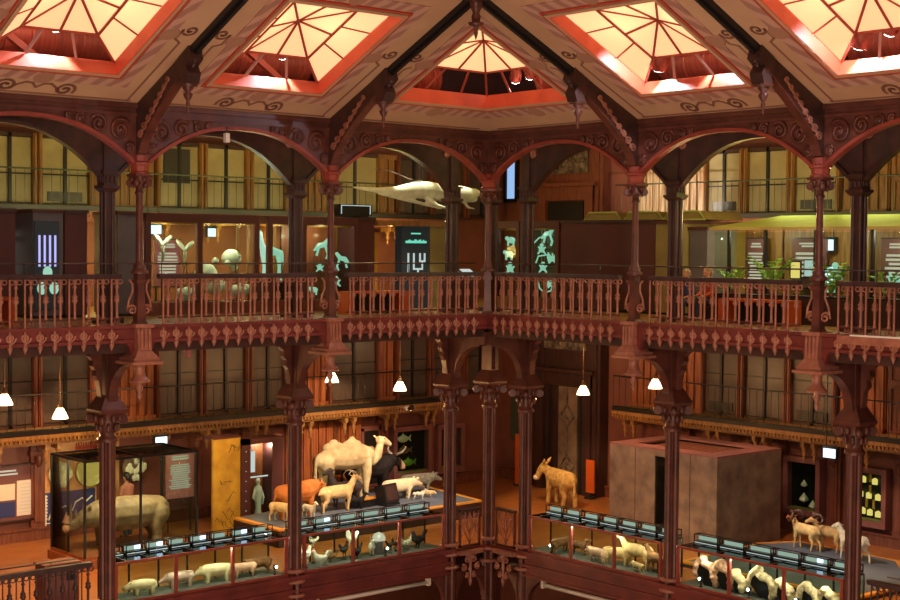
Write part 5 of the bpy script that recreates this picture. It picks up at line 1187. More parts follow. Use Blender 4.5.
# little lens lamps lying in the cases
for s, u, l in (('L', -5.5, 'small bright case lamp beside the brown boar figure'), ('L', -2.08, 'small bright case lamp below the white dome in the hens\' case'), ('R', .92, 'small bright case lamp beside the dark brown rump'), ('R', 5.85, 'small bright case lamp under the first pink fleece'), ('R', 7.25, 'small bright case lamp under the middle cream fleece'), ('R', 8.55, 'small bright case lamp before the second post of the fleece case')):
    r = thing('case_lamp', l, 'lamp', s, u, 1.5, .1, 0, 'little lamps in the glass cases')
    m = MB(); m.lathe([(.05, 0), (.05, .02), (.015, .03), (.015, .12), (.05, .14), (.05, .24)], seg=8); part(m, 'lamp_body', M['black'], r); m = MB(); m.ell((0, -.06, .2), (.035, .02, .035), seg=8, rings=6); part(m, 'lens', E_['bulb'], r)

# rhino's glass case
r = thing('glass_case', 'big glass case on a wooden base around the mounted rhinoceros', 'display case', 'L', -6.98, 6.1, 0); x0, x1, y0, y1, z0, z1 = -1.62, 1.55, -.9, .9, .28, 2.68
m = MB(); m.box(x0 - .08, x1 + .08, y0 - .08, y1 + .08, 0, .22); m.box(x0 - .02, x1 + .02, y0 - .02, y1 + .02, .22, .3); part(m, 'wooden_base', M['wood_board'], r)
m = MB()
for x in (x0, (x0 + x1) / 2 - .05, x1): 
    for y in (y0, y1): m.box(x - .025, x + .025, y - .025, y + .025, z0, z1)
m.box(x0 - .025, x0 + .025, -.02, .02, z0, z1)
for y in (y0, y1): m.box(x0, x1, y - .025, y + .025, z1 - .03, z1 + .03); 
for x in (x0, (x0 + x1) / 2, x1): m.box(x - .025, x + .025, y0, y1, z1 - .03, z1 + .03)
part(m, 'metal_frame', M['black'], r)
for nm, q in (('front_pane', (x0, x1, y0 - .004, y0 + .004, z0, z1)), ('side_pane', (x0 - .004, x0 + .004, y0, y1, z0, z1)), ('side_pane', (x1 - .004, x1 + .004, y0, y1, z0, z1)), ('top_pane', (x0, x1, y0, y1, z1, z1 + .008))):
    m = MB(); m.box(*q); part(m, nm, M['glass'], r)
r = thing('ticket_box', 'brown box on a plinth at the end of the lower railing, before the rhino case', 'box', 'L', -10.75, 2.3, 0)
m = MB(); m.box(-.4, .4, -.25, .25, 0, .95); part(m, 'box_body', M['frame_mauve'], r); m = MB(); m.box(-.43, .43, -.28, .28, .95, 1.0); part(m, 'box_top', M['wood'], r); m = MB(); m.box(.1, .3, -.26, -.25, .6, .8); part(m, 'dark_plate', M['black'], r)

# ---------------------------------------------------------------- pendant lamps
def pendant(label, side, u, d, z, drop, ztop=None):
    r = thing('pendant_lamp', label, 'lamp', side, u, d, z, 0, 'opal pendant lamps of the lower galleries')
    m = MB(); m.lathe([(.19, 0), (.185, .03), (.13, .16), (.1, .2), (.09, .24), (.05, .27)], seg=16); part(m, 'opal_shade', E_['lamp'], r)
    m = MB(); m.lathe([(.06, .26), (.07, .3), (.03, .36), (.02, .42)], seg=10); part(m, 'cap', M['lamp_cap'], r)
    m = MB(); m.tube([(0, 0, .4), (0, 0, drop)], .016, 5); part(m, 'stem', M['lamp_cap'], r)
    m = MB(); m.lathe([(.09, drop - .05), (.09, drop)], seg=10); part(m, 'ceiling_rose', M['lamp_cap'], r)
PEND = [('L', -10.75, 5.0, 4.24, 'glowing opal pendant lamp cut by the picture edge above the text panel'), ('L', -9.35, 5.0, 3.82, 'glowing opal pendant lamp between the picture edge and the rhino case column'),
        ('L', .55, 4.2, 3.98, 'glowing opal pendant lamp above the camel\'s head'), ('L', -1.9, 4.1, 4.36, 'opal pendant lamp behind the corbel of the balcony column above the camel'),
        ('R', -1.35, 5.0, 3.83, 'glowing opal pendant lamp before the carved corner doorway'), ('R', 1.35, 5.0, 4.22, 'glowing opal pendant lamp tucked behind the arched brace of the brown box column')]
for s, u, d, z, l in PEND: pendant(l, s, u, d, z, 5.92 - z)
pendant('glowing opal pendant lamp of the gallery below the hens\' case', 'L', -3.6, 3.0, -1.5, .94)
r = thing('ceiling_spot', 'small white spotlight on the walkway corbel right of the camel', 'spotlight', 'L', 4.35, 8.35, 2.85)
m = MB(); m.lathe([(.07, 0), (.07, .16), (.03, .2)], seg=10, T=Matrix.Rotation(1.1, 4, 'X')); part(m, 'housing', M['steel'], r); m = MB(); m.ell((0, -.03, 0), .055, seg=8, rings=6); part(m, 'lens', E_['bulb'], r)
r = thing('ceiling_spot', 'small bright spotlight below the upper arch beside the corner column', 'spotlight', 'L', 2.5, 4.5, 8.78)
m = MB(); m.lathe([(.08, 0), (.08, .18), (.03, .22)], seg=10); part(m, 'housing', M['steel'], r); m = MB(); m.ell((0, -.05, 0), .075, seg=8, rings=6); part(m, 'lens', E_['bulb'], r)
for s, u, d, z, l in (('L', -7.98, -.2, 10.15, 'small white box hanging under the arch between camel and rhino columns'), ('L', -8.4, .7, 5.4, 'small white box hanging under the balcony right of the rhino corbel')):
    r = thing('sensor_box', l, 'box', s, u, d, z); m = MB(); m.box(-.05, .05, -.05, .05, .12, .32); part(m, 'box_shell', M['pink_panel'] if z < 6 else M['white'], r); m = MB(); m.tube([(0, 0, .32), (0, 0, .46)], .012, 5); part(m, 'hanger', M['steel'], r)

# ---------------------------------------------------------------- upper gallery exhibits
Z6 = 6.3
def block(label, side, u0, u1, d0, d1, mt, h=2.52, name='exhibit_block', grp=None):
    r = thing(name, label, 'exhibit block', side, (u0 + u1) / 2, d0, Z6, 0, grp); w = (u1 - u0) / 2
    m = MB(); m.box(-w, w, 0, d1 - d0, .06, h - .08); part(m, 'block_body', mt, r)
    m = MB(); m.box(-w - .03, w + .03, -.04, d1 - d0 + .03, h - .08, h); part(m, 'cap_slab', M['maroon'] if mt is not M['maroon'] else M['wood_dark'], r)
    m = MB(); m.box(-w + .03, w - .03, .03, d1 - d0 - .03, 0, .06); part(m, 'plinth', M['black'], r)
def gcase(label, side, u0, u1, d, mull=(), back=None, h=2.5, dep=1.0):
    r = thing('glass_showcase', label, 'display case', side, (u0 + u1) / 2, d, Z6, 0, 'tall glass showcases of the upper gallery'); w = (u1 - u0) / 2
    m = MB(); m.box(-w, w, 0, dep, 0, .3); part(m, 'plinth', M['wood'], r)
    m = MB(); m.box(-w, w, -.02, dep, h - .22, h); part(m, 'header', M['maroon'], r)
    for x in [-w, w] + [q - (u0 + u1) / 2 for q in mull]:
        a = min(max(x, -w + .07), w - .07); m = MB(); m.box(a - .07, a + .07, -.02, .1, .3, h - .22); part(m, 'post', M['maroon'], r)
    for x in (-w + .03, w - .03): m = MB(); m.box(x - .03, x + .03, dep - .06, dep, .3, h - .22); part(m, 'rear_post', M['wood_gold'], r)
    m = MB(); m.box(-w + .1, w - .1, .03, .04, .3, h - .22); part(m, 'pane', M['glass'], r)
    if back: m = MB(); m.box(-w, w, dep - .05, dep, .3, h - .22); part(m, 'back_panel', back, r)
    m = MB(); m.box(-w + .1, w - .1, .15, .5, h - .26, h - .22); part(m, 'light_trough', M['yellow'], r)
    return r
D4 = 4.0
block('maroon exhibit block at the picture edge, left of the pink text strip', 'L', -12.6, -10.93, D4, 5.2, M['maroon'])
text_board('pink text strip between two maroon blocks at the picture edge', 'L', -10.72, 5.0, 7.0, .75, 1.45, M['pink_panel'], 12, 8)
block('grey block with the violet tubes, tall exhibit at the left end of the upper gallery', 'L', -10.5, -9.75, D4 + .02, 5.2, M['grey'])
r = thing('graphic_screen', 'dark screen with lit violet tubes above three mint leaf shapes', 'screen', 'L', -10.2, D4 - .06, 6.5); m = MB(); m.box(-.3, .3, -.03, .03, 0, 2.05); part(m, 'screen_panel', E_['screen_teal'], r)
for k in range(4): m = MB(); m.tube([(-.2 + .13 * k, -.05, 1.0), (-.2 + .13 * k, -.05, 1.72)], .026, 6); part(m, 'violet_tube', E_['violet'], r)
for x, z in ((0, .86), (-.14, .5), (.16, .5)):
    m = MB(); m.ell((x, -.05, z), (.12, .02, .15), seg=10, rings=6); part(m, 'leaf_shape', E_['mint'], r)
block('maroon block right of the grey one with the violet tubes', 'L', -9.72, -9.15, D4, 5.4, M['maroon'])
block('grey block behind the upper rhino column', 'L', -8.35, -7.75, D4, 5.2, M['grey'])
gcase('glass showcase with the Y-shaped bones and round skull', 'L', -7.6, -4.32, D4, (-6.08,))
gcase('glass showcase with the luminous dog figure', 'L', -4.05, -3.15, D4)
gcase('glass showcase with leaping green figures behind the camel column', 'L', -2.98, -1.1, D4, (), M['wood_board'])
block('maroon block right of the leaping green figures', 'L', -1.08, -.55, D4, 5.0, M['maroon'])
block('narrow ochre block beside the brown upper door', 'L', -.5, -.2, D4 + .3, 5.2, M['yellow'], 2.2)
r = thing('upper_door', 'brown door with a lit orange notice behind the railing', 'door', 'L', .12, 5.4, Z6); m = MB(); m.box(-.4, .4, -.05, .05, 0, 2.1); part(m, 'leaf', M['wood'], r); m = MB(); m.box(-.1, .25, -.07, -.05, 1.4, 1.95); part(m, 'notice', M['orange'], r); m = MB(); m.ell((-.3, -.08, 1.3), .04, seg=6, rings=4); part(m, 'door_knob', M['lamp_cap'], r)
r = thing('tree_diagram_case', 'dark panel with a glowing branching diagram set in an ochre wall', 'panel', 'L', 1.0, D4, Z6)
m = MB(); m.box(-.58, .42, 0, .3, 0, 2.3); part(m, 'dark_panel', E_['screen_teal'], r); m = MB(); m.box(.45, 1.05, 0, .3, 0, 2.3); part(m, 'ochre_wall', M['olive'], r); m = MB(); m.box(-1.5, 1.1, -.1, .6, 2.3, 2.45); part(m, 'top_slab', M['wood_gold'], r)
m = MB()
for x in (-.35, -.15): m.box(x - .025, x + .025, -.02, 0, .95 if x < -.2 else 1.1, 1.55)
m.box(.05, .1, -.02, 0, 1.32, 1.55); m.box(.22, .27, -.02, 0, 1.32, 1.55); m.box(.05, .27, -.02, 0, 1.3, 1.35); m.box(.14, .18, -.02, 0, 1.1, 1.3); m.box(-.17, .18, -.02, 0, 1.08, 1.13); m.box(-.02, .03, -.02, 0, .95, 1.1); m.box(-.37, .03, -.02, 0, .93, .98); m.box(-.2, -.16, -.02, 0, .7, .95); part(m, 'branching_diagram', E_['tag'], r)
m = MB()
rnd = random.Random(4); x = -.45
for k in range(16): w_ = rnd.uniform(.025, .05); m.box(x, x + w_, -.015, 0, 1.83, 1.83 + rnd.uniform(.06, .11)); x += w_ + .01
m.box(-.25, .1, -.012, 0, 2.08, 2.12); part(m, 'title_line', E_['title'], r)
r = thing('projector', 'black projector box with a bright white rim on top of the maroon upper case', 'projector', 'L', -1.2, 4.2, 8.82)
m = MB(); m.box(-.55, .55, -.2, .3, .04, .34); part(m, 'housing', M['black'], r)
m = MB(); m.box(-.5, .5, -.215, -.2, .3, .32); m.box(-.5, -.48, -.215, -.2, .08, .32); m.box(.48, .5, -.215, -.2, .08, .32); part(m, 'bright_rim', E_['tag'], r)
m = MB(); m.box(-.5, .5, -.1, .2, 0, .04); part(m, 'foot', M['steel'], r)
# pale specimens of the glass showcases
def spec(label, u, d, z, parts, stand=True, mt=None, side='L', name='bone_specimen', cat='specimen'):
    r = thing(name, label, cat, side, u, d, z); mt = mt or M['bone']; m = MB(); parts(m); part(m, 'specimen', mt, r)
    m = MB(); m.tube([(0, .05, 6.6 - z), (0, .05, .05)], .014, 5); m.lathe([(.1, 6.6 - z), (.1, 6.63 - z)], seg=8); part(m, 'stand', M['steel'], r)
def yb(m): m.tube([(0, 0, -.35), (0, 0, .05), (-.16, 0, .22), (-.24, 0, .3)], [.03, .05, .06, .03], 7); m.tube([(0, 0, .05), (.16, 0, .2), (.24, 0, .26)], [.06, .06, .04], 7)
spec('slim pale Y-shaped bone nearest the upper rhino column', -6.84, 4.5, 7.98, yb); spec('tall Y-shaped bone on a long shaft, second in the showcase', -6.21, 4.5, 7.85, yb)
def sk(m): m.ell((0, 0, 0), (.27, .22, .23), seg=14, rings=9); m.ell((.05, -.05, -.24), (.1, .08, .1)); m.ell((-.16, -.1, -.12), (.1, .08, .08)); m.ell((.12, -.2, .05), (.05, .03, .04))
spec('round pale skull in the right half of the showcase with the Y-shaped bones', -4.84, 4.5, 7.7, sk)
def dm(m): m.lathe([(.3, -.1), (.28, .05), (.18, .2), (.02, .25)], seg=14); m.ell((.28, 0, .3), (.1, .08, .1))
spec('white dome-shaped skull low behind the showcase post', -5.63, 4.45, 7.32, dm)
def lump(m):
    for a, b, c_ in ((0, 0, .2), (.2, .05, .14), (-.18, .02, .15)): m.ell((a, 0, b), (c_, c_ * .8, c_), seg=9, rings=6)
spec('lumpy pale specimen low in the showcase, first of three behind the balusters', -6.21, 4.4, 6.78, lump); spec('lumpy pale specimen low in the showcase, second of three behind the balusters', -5.39, 4.4, 6.95, lump); spec('lumpy pale specimen low in the showcase, third of three behind the balusters', -4.64, 4.4, 6.85, lump)
text_board('pink text panel deep behind the glass showcase with the Y-shaped bones', 'L', -5.85, 6.0, 6.95, .8, 1.2, M['pink_panel'], 8, 12)
r = thing('dog_figure', 'luminous pale blue standing dog figure in its own showcase', 'animal figure', 'L', -3.55, 4.5, 7.1); m = MB(); m.box(-.5, .45, -.15, .15, -.5, 0); part(m, 'pedestal', M['wood_dark'], r); m = MB()
chain(m, [(-.3, 0, .75, .1), (0, 0, .78, .12), (-.32, 0, .85, .09), (-.4, 0, 1.1, .08), (-.42, 0, 1.25, .08), (-.52, 0, 1.22, .05)], .4); chain(m, [(0, 0, .78, .11), (.24, 0, .74, .08), (.3, 0, .66, .04), (.34, 0, .4, .02)], .4)
for x in (-.28, .2):
    for f in (-1, 1): chain(m, [(x, f * .07, .7, .07), (x + .04 * f, f * .08, .35, .035), (x, f * .08, .03, .04)], .5)
skin(m, 'body', E_['mint'], r, .03, 3)
def cut(label, u, d, z, k, side='L', fl=1, shape=0, mt='mint'):
    r = thing('animal_cutout', label, 'animal figure', side, u, d, z, 0, 'glowing animal figures'); m = MB()
    if shape == 0: m.tube([(-.3 * fl, 0, -.05), (-.1 * fl, 0, .1), (.1 * fl, 0, .14), (.25 * fl, 0, .3)], [.03, .09, .08, .06], 7); m.tube([(-.1 * fl, 0, .1), (-.2 * fl, 0, -.2)], .04, 6); m.tube([(.1 * fl, 0, .12), (.22 * fl, 0, -.15), (.16 * fl, 0, -.3)], .04, 6)
    if shape == 1:
        for f in (-1, 1): m.prism([(0, 0), (f * .22, .2), (f * .26, .02), (f * .16, -.2), (0, -.08)], -.02, .02, 'xz')
        m.tube([(0, 0, -.12), (0, 0, .16)], .03, 6)
    if shape == 2: m.ell((0, 0, 0), (.14, .08, .1)); m.ell((0, 0, .16), .08); [m.tube([(0, 0, 0), (a, 0, b)], [.06, .03], 6) for a, b in ((-.2, -.16), (.2, -.16), (-.18, .1), (.2, .08))]
    if shape == 3: m.ell((0, 0, 0), (.2, .08, .11)); m.ell((-.2, 0, .06), .07); [m.tube([(a, 0, -.04), (a, 0, -.2)], .035, 6) for a in (-.14, .12)]
    m.v = [(x * k, y * k, zz * k) for x, y, zz in m.v]; part(m, 'figure', E_[mt], r)
    m = MB(); m.tube([(0, .04, 0), (0, .35, 0)], .012, 5); part(m, 'wall_pin', M['steel'], r)
cut('leaping green figure high in the showcase behind the camel column', -2.03, 4.4, 7.95, .9); cut('small green crouching figure below the leaping one', -2.1, 4.4, 7.44, .6, shape=2); cut('white-footed green figure right of the camel column', -1.35, 4.4, 7.6, .8, fl=-1); cut('pale green figure low behind the balusters by the camel column', -2.3, 4.4, 6.85, .7, shape=3); cut('pale green figure low right of the camel column', -1.55, 4.4, 7.05, .7, shape=2)
gcase('dark glass showcase with a column of white animal cut-outs', 'R', -4.05, -3.0, D4, (), M['black']); gcase('wide dark glass showcase with bird and butterfly cut-outs', 'R', -2.95, -1.4, D4, (), M['black'])
for l, u, z, k, sh, fl in (('white walking animal cut-out, topmost of the narrow dark showcase', -3.67, 8.25, .8, 3, 1), ('white walking animal cut-out, middle of the narrow dark showcase', -3.75, 7.84, .8, 3, -1), ('white animal cut-out, lowest of the narrow dark showcase', -3.7, 7.4, .8, 2, 1), ('white bird cut-out, topmost of the wide dark showcase', -2.15, 8.34, .75, 0, 1), ('mint frog-like cut-out below the white bird', -2.39, 7.98, .7, 2, 1), ('white butterfly cut-out on the right of the wide dark showcase', -1.95, 7.74, .75, 1, 1), ('mint turtle-like cut-out below the butterfly', -2.33, 7.45, .7, 2, -1), ('white leaf-like cut-out lowest in the wide dark showcase', -2.0, 7.0, .6, 1, 1)):
    cut(l, u, 4.3, z, k * 1.1, 'R', fl, sh)
for i, (l, pts) in enumerate((('curved mint wire left of the white bird', [(-.25, 0, -.1), (0, 0, .08), (.25, 0, .12)]), ('curved mint wire above the turtle-like cut-out', [(-.25, 0, -.15), (-.15, 0, .05), (.3, 0, .1)]), ('looping mint wire low in the wide dark showcase', [(-.3, 0, .2), (-.2, 0, -.1), (0, 0, -.2), (.25, 0, -.15), (.35, 0, .05)]))):
    m = MB(); m.tube(pts, .022, 5); solo(m, 'wire_ornament', E_['mint'], l, 'wire', 'R', (-2.55, -2.42, -2.3)[i], 4.35, (8.24, 7.74, 6.95)[i])
block('big plain maroon exhibit block right of the dark showcases', 'R', -1.33, 2.13, D4, 6.6, M['maroon'], 2.5)
block('olive end of the maroon block behind the upper column', 'R', 2.16, 3.1, D4, 6.6, M['olive'], 2.46); block('tall grey panel between the olive block and the canopy case', 'R', 3.14, 3.72, D4 + .2, 5.4, M['grey'], 2.3)
for u, l in ((-.2, 'first lime-edged roof hatch on the maroon block'), (1.3, 'second lime-edged roof hatch on the maroon block'), (2.7, 'lime-edged roof hatch on the olive block')):
    r = thing('roof_hatch', l, 'hatch', 'R', u, 4.5, 8.8); m = MB(); m.prism([(-.7, 0), (-.5, .22), (.5, .22), (.7, 0)], 0, 1.6, 'xz'); part(m, 'hatch_body', M['olive'], r); m = MB(); m.tube([(-.7, -.02, 0), (-.5, -.02, .22), (.5, -.02, .22), (.7, -.02, 0)], .03, 4, closed=True); part(m, 'edge', M['canopy'], r)
r = thing('canopy_case', 'long glazed exhibit under a sloping lime green canopy', 'exhibit case', 'R', 4.2, 3.9, Z6)
m = MB(); m.slab([(.1, -.35, 2.22), (7.6, -.35, 2.22), (7.6, 1.4, 2.54), (1.0, 1.4, 2.54)], (0, 0, 1), .05); part(m, 'canopy', M['canopy'], r)
m = MB(); m.box(.1, 7.6, -.37, -.33, 2.2, 2.27); part(m, 'canopy_edge', M['olive'], r)
for x in (.45, 1.55, 3.0, 4.55, 6.1, 7.5): m = MB(); m.box(x - .035, x + .035, -.03, .04, 0, 2.2); part(m, 'post', M['black'], r)
m = MB(); m.box(0, 7.5, -.004, .004, .45, 2.15); part(m, 'pane', M['glass'], r); m = MB(); m.box(0, 7.5, -.05, 1.3, 0, .45); part(m, 'plinth', M['wood_dark'], r)
m = MB(); m.box(0, 7.5, 1.25, 1.3, .45, 2.3)
for x in (.4, 1.1, 2.3, 3.6, 5.2, 6.4): m.box(x - .1, x + .1, 1.18, 1.25, .45, 2.3)
part(m, 'back_wall', M['wood_gold'], r)
for l, u, w, h, z, n, sd in (('plum text panel at the donkey end of the canopy case', 4.75, .6, 1.3, 7.0, 9, 21), ('plum text panel above the tall fern in the canopy case', 6.35, 1.0, 1.2, 7.1, 6, 22), ('plum text panel beyond the canopy column', 8.9, 1.1, 1.3, 7.0, 7, 23)): text_board(l, 'R', u, 4.9, z, w, h, M['plum_panel'], n, sd)
for l, u, z, mt in (('yellow-lit picture in the canopy case above the tall fern', 6.0, 7.3, 'amber'), ('white-lit picture in the canopy case right of the yellow one', 6.4, 7.35, 'tag'), ('small blue-lit screen in the canopy case', 7.0, 7.2, 'blue')):
    r = thing('lit_picture', l, 'picture', 'R', u, 4.82, z); m = MB(); m.box(-.16, .16, -.02, .02, 0, .45); part(m, 'frame', M['black'], r); m = MB(); m.box(-.13, .13, -.03, -.02, .03, .42); part(m, 'print', E_[mt], r)
for l, u, z, sh, k in (('mint leaf outline beside the lit sign in the canopy case', 7.35, 7.5, 2, 1.0), ('white flower cut-out beyond the canopy column', 9.0, 7.35, 1, .8), ('mint sprig beyond the canopy column at the picture edge', 9.5, 7.5, 2, 1.0), ('yellow-white mushroom cut-out behind the canopy column', 7.25, 7.15, 3, .7)): cut(l, u, 4.5, z, k, 'R', 1, sh)
# planter with ferns
r = thing('planter', 'long dark planter box in front of the canopy case', 'planter', 'R', 7.1, 3.1, Z6); m = MB(); m.box(-2.4, 4.2, -.3, .3, 0, .62); part(m, 'trough', M['wood_dark'], r); m = MB(); m.box(-2.35, 4.15, -.26, .26, .6, .66); part(m, 'soil', M['black'], r)
def fern(label, u, n, L, seed):
    r = thing('fern_plant', label, 'plant', 'R', u, 3.1, Z6 + .66, 0, 'ferns in the planter'); rnd = random.Random(seed); m = MB()
    for k in range(n):
        a = 2 * PI * k / n + rnd.uniform(-.2, .2); q = L * rnd.uniform(.75, 1.1); pts = []
        for j in range(7): t = j / 6; pts.append((q * t * math.cos(a) * .8, q * t * math.sin(a) * .45, q * (1.5 * t - .75 * t * t) * 1.3))
        m.tube(pts, .012, 4)
        for j in range(1, 7):
            p = Vector(pts[j]); dv = (Vector(pts[j]) - Vector(pts[j - 1])).normalized(); sd = dv.cross(Vector((0, 0, 1))); sd = sd.normalized() if sd.length > .01 else Vector((1, 0, 0))
            for f in (-1, 1):
                lf = .2 * L * (1.2 - j / 7); tip = p + sd * f * lf + dv * lf * .4; o = dv * .03; up = Vector((0, 0, .006)); vs = [p - o - up, p + o - up, tip - up, p - o + up, p + o + up, tip + up]
                m.add(vs, [(0, 2, 1), (3, 4, 5), (0, 1, 4, 3), (1, 2, 5, 4), (2, 0, 3, 5)])
    part(m, 'fronds', M['leaf'], r); m = MB(); m.lathe([(.05, -.02), (.07, .05), (.03, .1)], seg=8); part(m, 'crown_base', M['wood'], r)
fern('tall fern with upright fronds in the middle of the planter', 6.55, 12, .85, 1); fern('low fern at the left end of the planter', 5.4, 8, .6, 2); fern('arching fern right of the canopy column', 8.2, 12, .75, 3); fern('low fern at the picture edge end of the planter', 9.6, 9, .6, 4)
def bench(label, side, u0, u1, d):
    w = (u1 - u0) / 2; r = thing('orange_bench', label, 'bench', side, (u0 + u1) / 2, d, Z6)
    for f in (-1, 1): m = MB(); m.box(f * (w - .2), f * w, -.2, .25, 0, .52); part(m, 'end_block', M['orange'], r)
    m = MB(); m.box(-w, w, -.2, .25, .52, .58); part(m, 'seat_top', M['orange'], r); m = MB(); m.box(-w + .2, w - .2, .15, .2, 0, .52); part(m, 'back_board', M['black'], r)
bench('orange slatted bench behind the railing right of the camel column', 'L', -3.2 + .1, -1.15, 2.0); bench('orange bench in front of the planter, under the canopy', 'R', 6.0, 8.0, 2.0); bench('orange bench behind the railing at the left picture edge', 'L', -13.4, -11.9, 2.0)
r = thing('lit_reading_desk', 'sloping white-lit reading desk behind the corner railing', 'desk', 'L', 1.9, 3.2, Z6); m = MB(); m.box(-.5, .5, -.02, .25, 0, .95); part(m, 'desk_body', M['maroon'], r)
T = Matrix.Translation((0, 0, 1.0)) @ Matrix.Rotation(.5, 4, 'X')
for x0 in (-.42, .12): m = MB(); m.box(x0, x0 + .38, -.2, .2, 0, .02, T=T); part(m, 'lit_page', E_['tag'], r)

# ---------------------------------------------------------------- people
def person(label, side, u, d, z, rz, shirt, trousers, hairm, size=1.0, sit=True, lean=0):
    r = thing('person', label, 'person', side, u, d, z, math.radians(rz)); k = size; m = MB(); s = .45 if sit else .92
    def S(*p): return tuple(v * k for v in p)
    def scl(l): return [tuple(v * k for v in q[:4]) + tuple(q[4:]) for q in l]
    # facing -y
    chain(m, scl([(0, 0, s + .05, .14, .75), (0, -.02, s + .28, .13, .75), (0, -.03, s + .48, .14, .7), (0, -.03, s + .55, .07)]), .3); chain(m, scl([(-.15, -.03, s + .5, .06), (.15, -.03, s + .5, .06)]), .4); chain(m, scl([(0, -.04, s + .55, .05), (0, -.05, s + .64, .05)]), .4)
    m.ell(S(0, -.06, s + .76), S(.085, .1, .12), seg=12, rings=8); m.ell(S(0, -.165, s + .745), S(.014, .02, .02), seg=6, rings=4); m.ell(S(0, -.13, s + .68), S(.04, .04, .03), seg=8, rings=5)
    for f in (-1, 1):
        m.ell(S(f * .087, -.05, s + .76), S(.012, .025, .03), seg=6, rings=4)
        arm = [(f * .19, -.03, s + .48, .052), (f * .22, -.06, s + .24, .042), (f * .14, -.26, s + .16, .034)]; chain(m, scl(arm), .5)
        m.ell(S(f * .12, -.31, s + .16), S(.035, .045, .02), seg=8, rings=5)
        for q in range(4): chain(m, scl([(f * .12 - .024 + .016 * q, -.34, s + .165, .009), (f * .12 - .024 + .016 * q, -.385 - .008 * (q in (1, 2)), s + .15, .008), (f * .12 - .024 + .016 * q, -.4, s + .125, .007)]), .6)
        chain(m, scl([(f * .12 - f * .035, -.3, s + .165, .01), (f * .12 - f * .05, -.345, s + .155, .008)]), .6)
        leg = [(f * .09, -.02, s + .02, .085), (f * .1, -.42, s + .02, .06), (f * .1, -.44, .08, .042), (f * .1, -.54, .04, .04)] if sit else [(f * .09, 0, s, .085), (f * .1, -.02, .5, .06), (f * .1, 0, .08, .045), (f * .1, -.12, .04, .04)]
        chain(m, scl(leg), .4)
    skin(m, 'body', M['skin'], r, .016 * k, 2)
    m = MB(); chain(m, scl([(0, .0, s + .05, .165, .75), (0, -.02, s + .28, .155, .75), (0, -.03, s + .47, .16, .7)]), .3); chain(m, scl([(-.16, -.03, s + .49, .075), (.16, -.03, s + .49, .075)]), .4)
    for f in (-1, 1): chain(m, scl([(f * .19, -.03, s + .48, .068), (f * .22, -.06, s + .24, .058), (f * .16, -.2, s + .18, .05)]), .5)
    skin(m, 'shirt', shirt, r, .02 * k, 2)
    m = MB()
    for f in (-1, 1): chain(m, scl([(f * .08, 0, s + .03, .125), (f * .1, -.42, s + .02, .085), (f * .1, -.44, .14, .065)] if sit else [(f * .08, 0, s, .12), (f * .1, -.02, .5, .085), (f * .1, 0, .12, .065)]), .4)
    skin(m, 'trousers', trousers, r, .02 * k, 2)
    m = MB(); m.ell(S(0, -.04, s + .8), S(.1, .11, .1), seg=12, rings=8); m.ell(S(0, .02, s + .75), S(.09, .07, .1), seg=10, rings=6); part(m, 'hair', hairm, r)
    m = MB()
    for f in (-1, 1): m.ell(S(f * .035, -.152, s + .775), S(.012, .008, .009), seg=6, rings=4)
    part(m, 'eyes', M['eye'], r)
    m = MB()
    for f in (-1, 1): m.ell(S(f * .1, -.53 if sit else -.08, .045), S(.05, .12, .045), seg=8, rings=6)
    part(m, 'shoes', M['black'], r)
M['blue_cloth'] = mat('blue_cloth', (58, 72, 118), .8); M['red_cloth'] = mat('orange_red_cloth', (190, 74, 44), .8); M['dark_cloth'] = mat('dark_cloth', (44, 42, 50), .8); M['rose_cloth'] = mat('dusky_rose_cloth', (176, 112, 92), .8); M['jeans'] = mat('jeans', (70, 76, 100), .8)
r = thing('low_bench', 'low dark seat under the two seated visitors', 'bench', 'R', 4.75, 2.5, Z6); m = MB(); m.box(-.75, .75, -.18, .25, .36, .42); part(m, 'seat', M['wood_dark'], r)
for x in (-.65, .65): m = MB(); m.box(x - .05, x + .05, -.15, .2, 0, .36); part(m, 'leg', M['black'], r)
person('seated person in a blue jacket behind the railing, left of the other visitor', 'R', 4.5, 2.5, Z6, 10, M['blue_cloth'], M['jeans'], M['hair_grey'], .92); person('seated person in an orange-red top behind the railing by the orange bench', 'R', 5.12, 2.55, Z6, -15, M['red_cloth'], M['dark_cloth'], M['hair_grey'], .98)
person('standing dark-haired person in a dusky rose top seen through the rhino case', 'L', -5.84, 8.1, 0, 200, M['rose_cloth'], M['dark_cloth'], M['hair'], 1.0, False)

# ---------------------------------------------------------------- hanging sea creature and the bar at the picture edge
r = thing('sea_creature', 'long pale sea creature hanging on wires under the arch by the corner', 'model', 'L', -.02, 2.6, 9.45)
F['sea'] = mat('pale_green_hide', (214, 220, 184), .5, 0, (188, 198, 158), 4.0)
m = MB(); chain(m, [(-2.35, 0, .1, .03), (-1.6, 0, .05, .075), (-.9, 0, .04, .14), (-.3, 0, .1, .22), (.2, 0, .1, .25), (.9, 0, .03, .24), (1.4, 0, .03, .24), (1.75, 0, .02, .2)], .25)
m.ell((1.85, 0, .08), (.2, .2, .13)); m.ell((1.8, 0, -.1), (.16, .16, .08)); chain(m, [(-1.5, 0, -.02, .05), (-.6, 0, -.16, .06), (.2, -.05, -.3, .05), (.6, -.1, -.38, .03)], .4); chain(m, [(.1, -.1, -.1, .1), (.3, -.25, -.3, .05), (.7, -.35, -.4, .03)], .4); chain(m, [(1.4, -.1, -.15, .06), (1.5, -.15, -.32, .04), (1.75, -.15, -.36, .025)], .4)
skin(m, 'body', F['sea'], r, .03, 3)
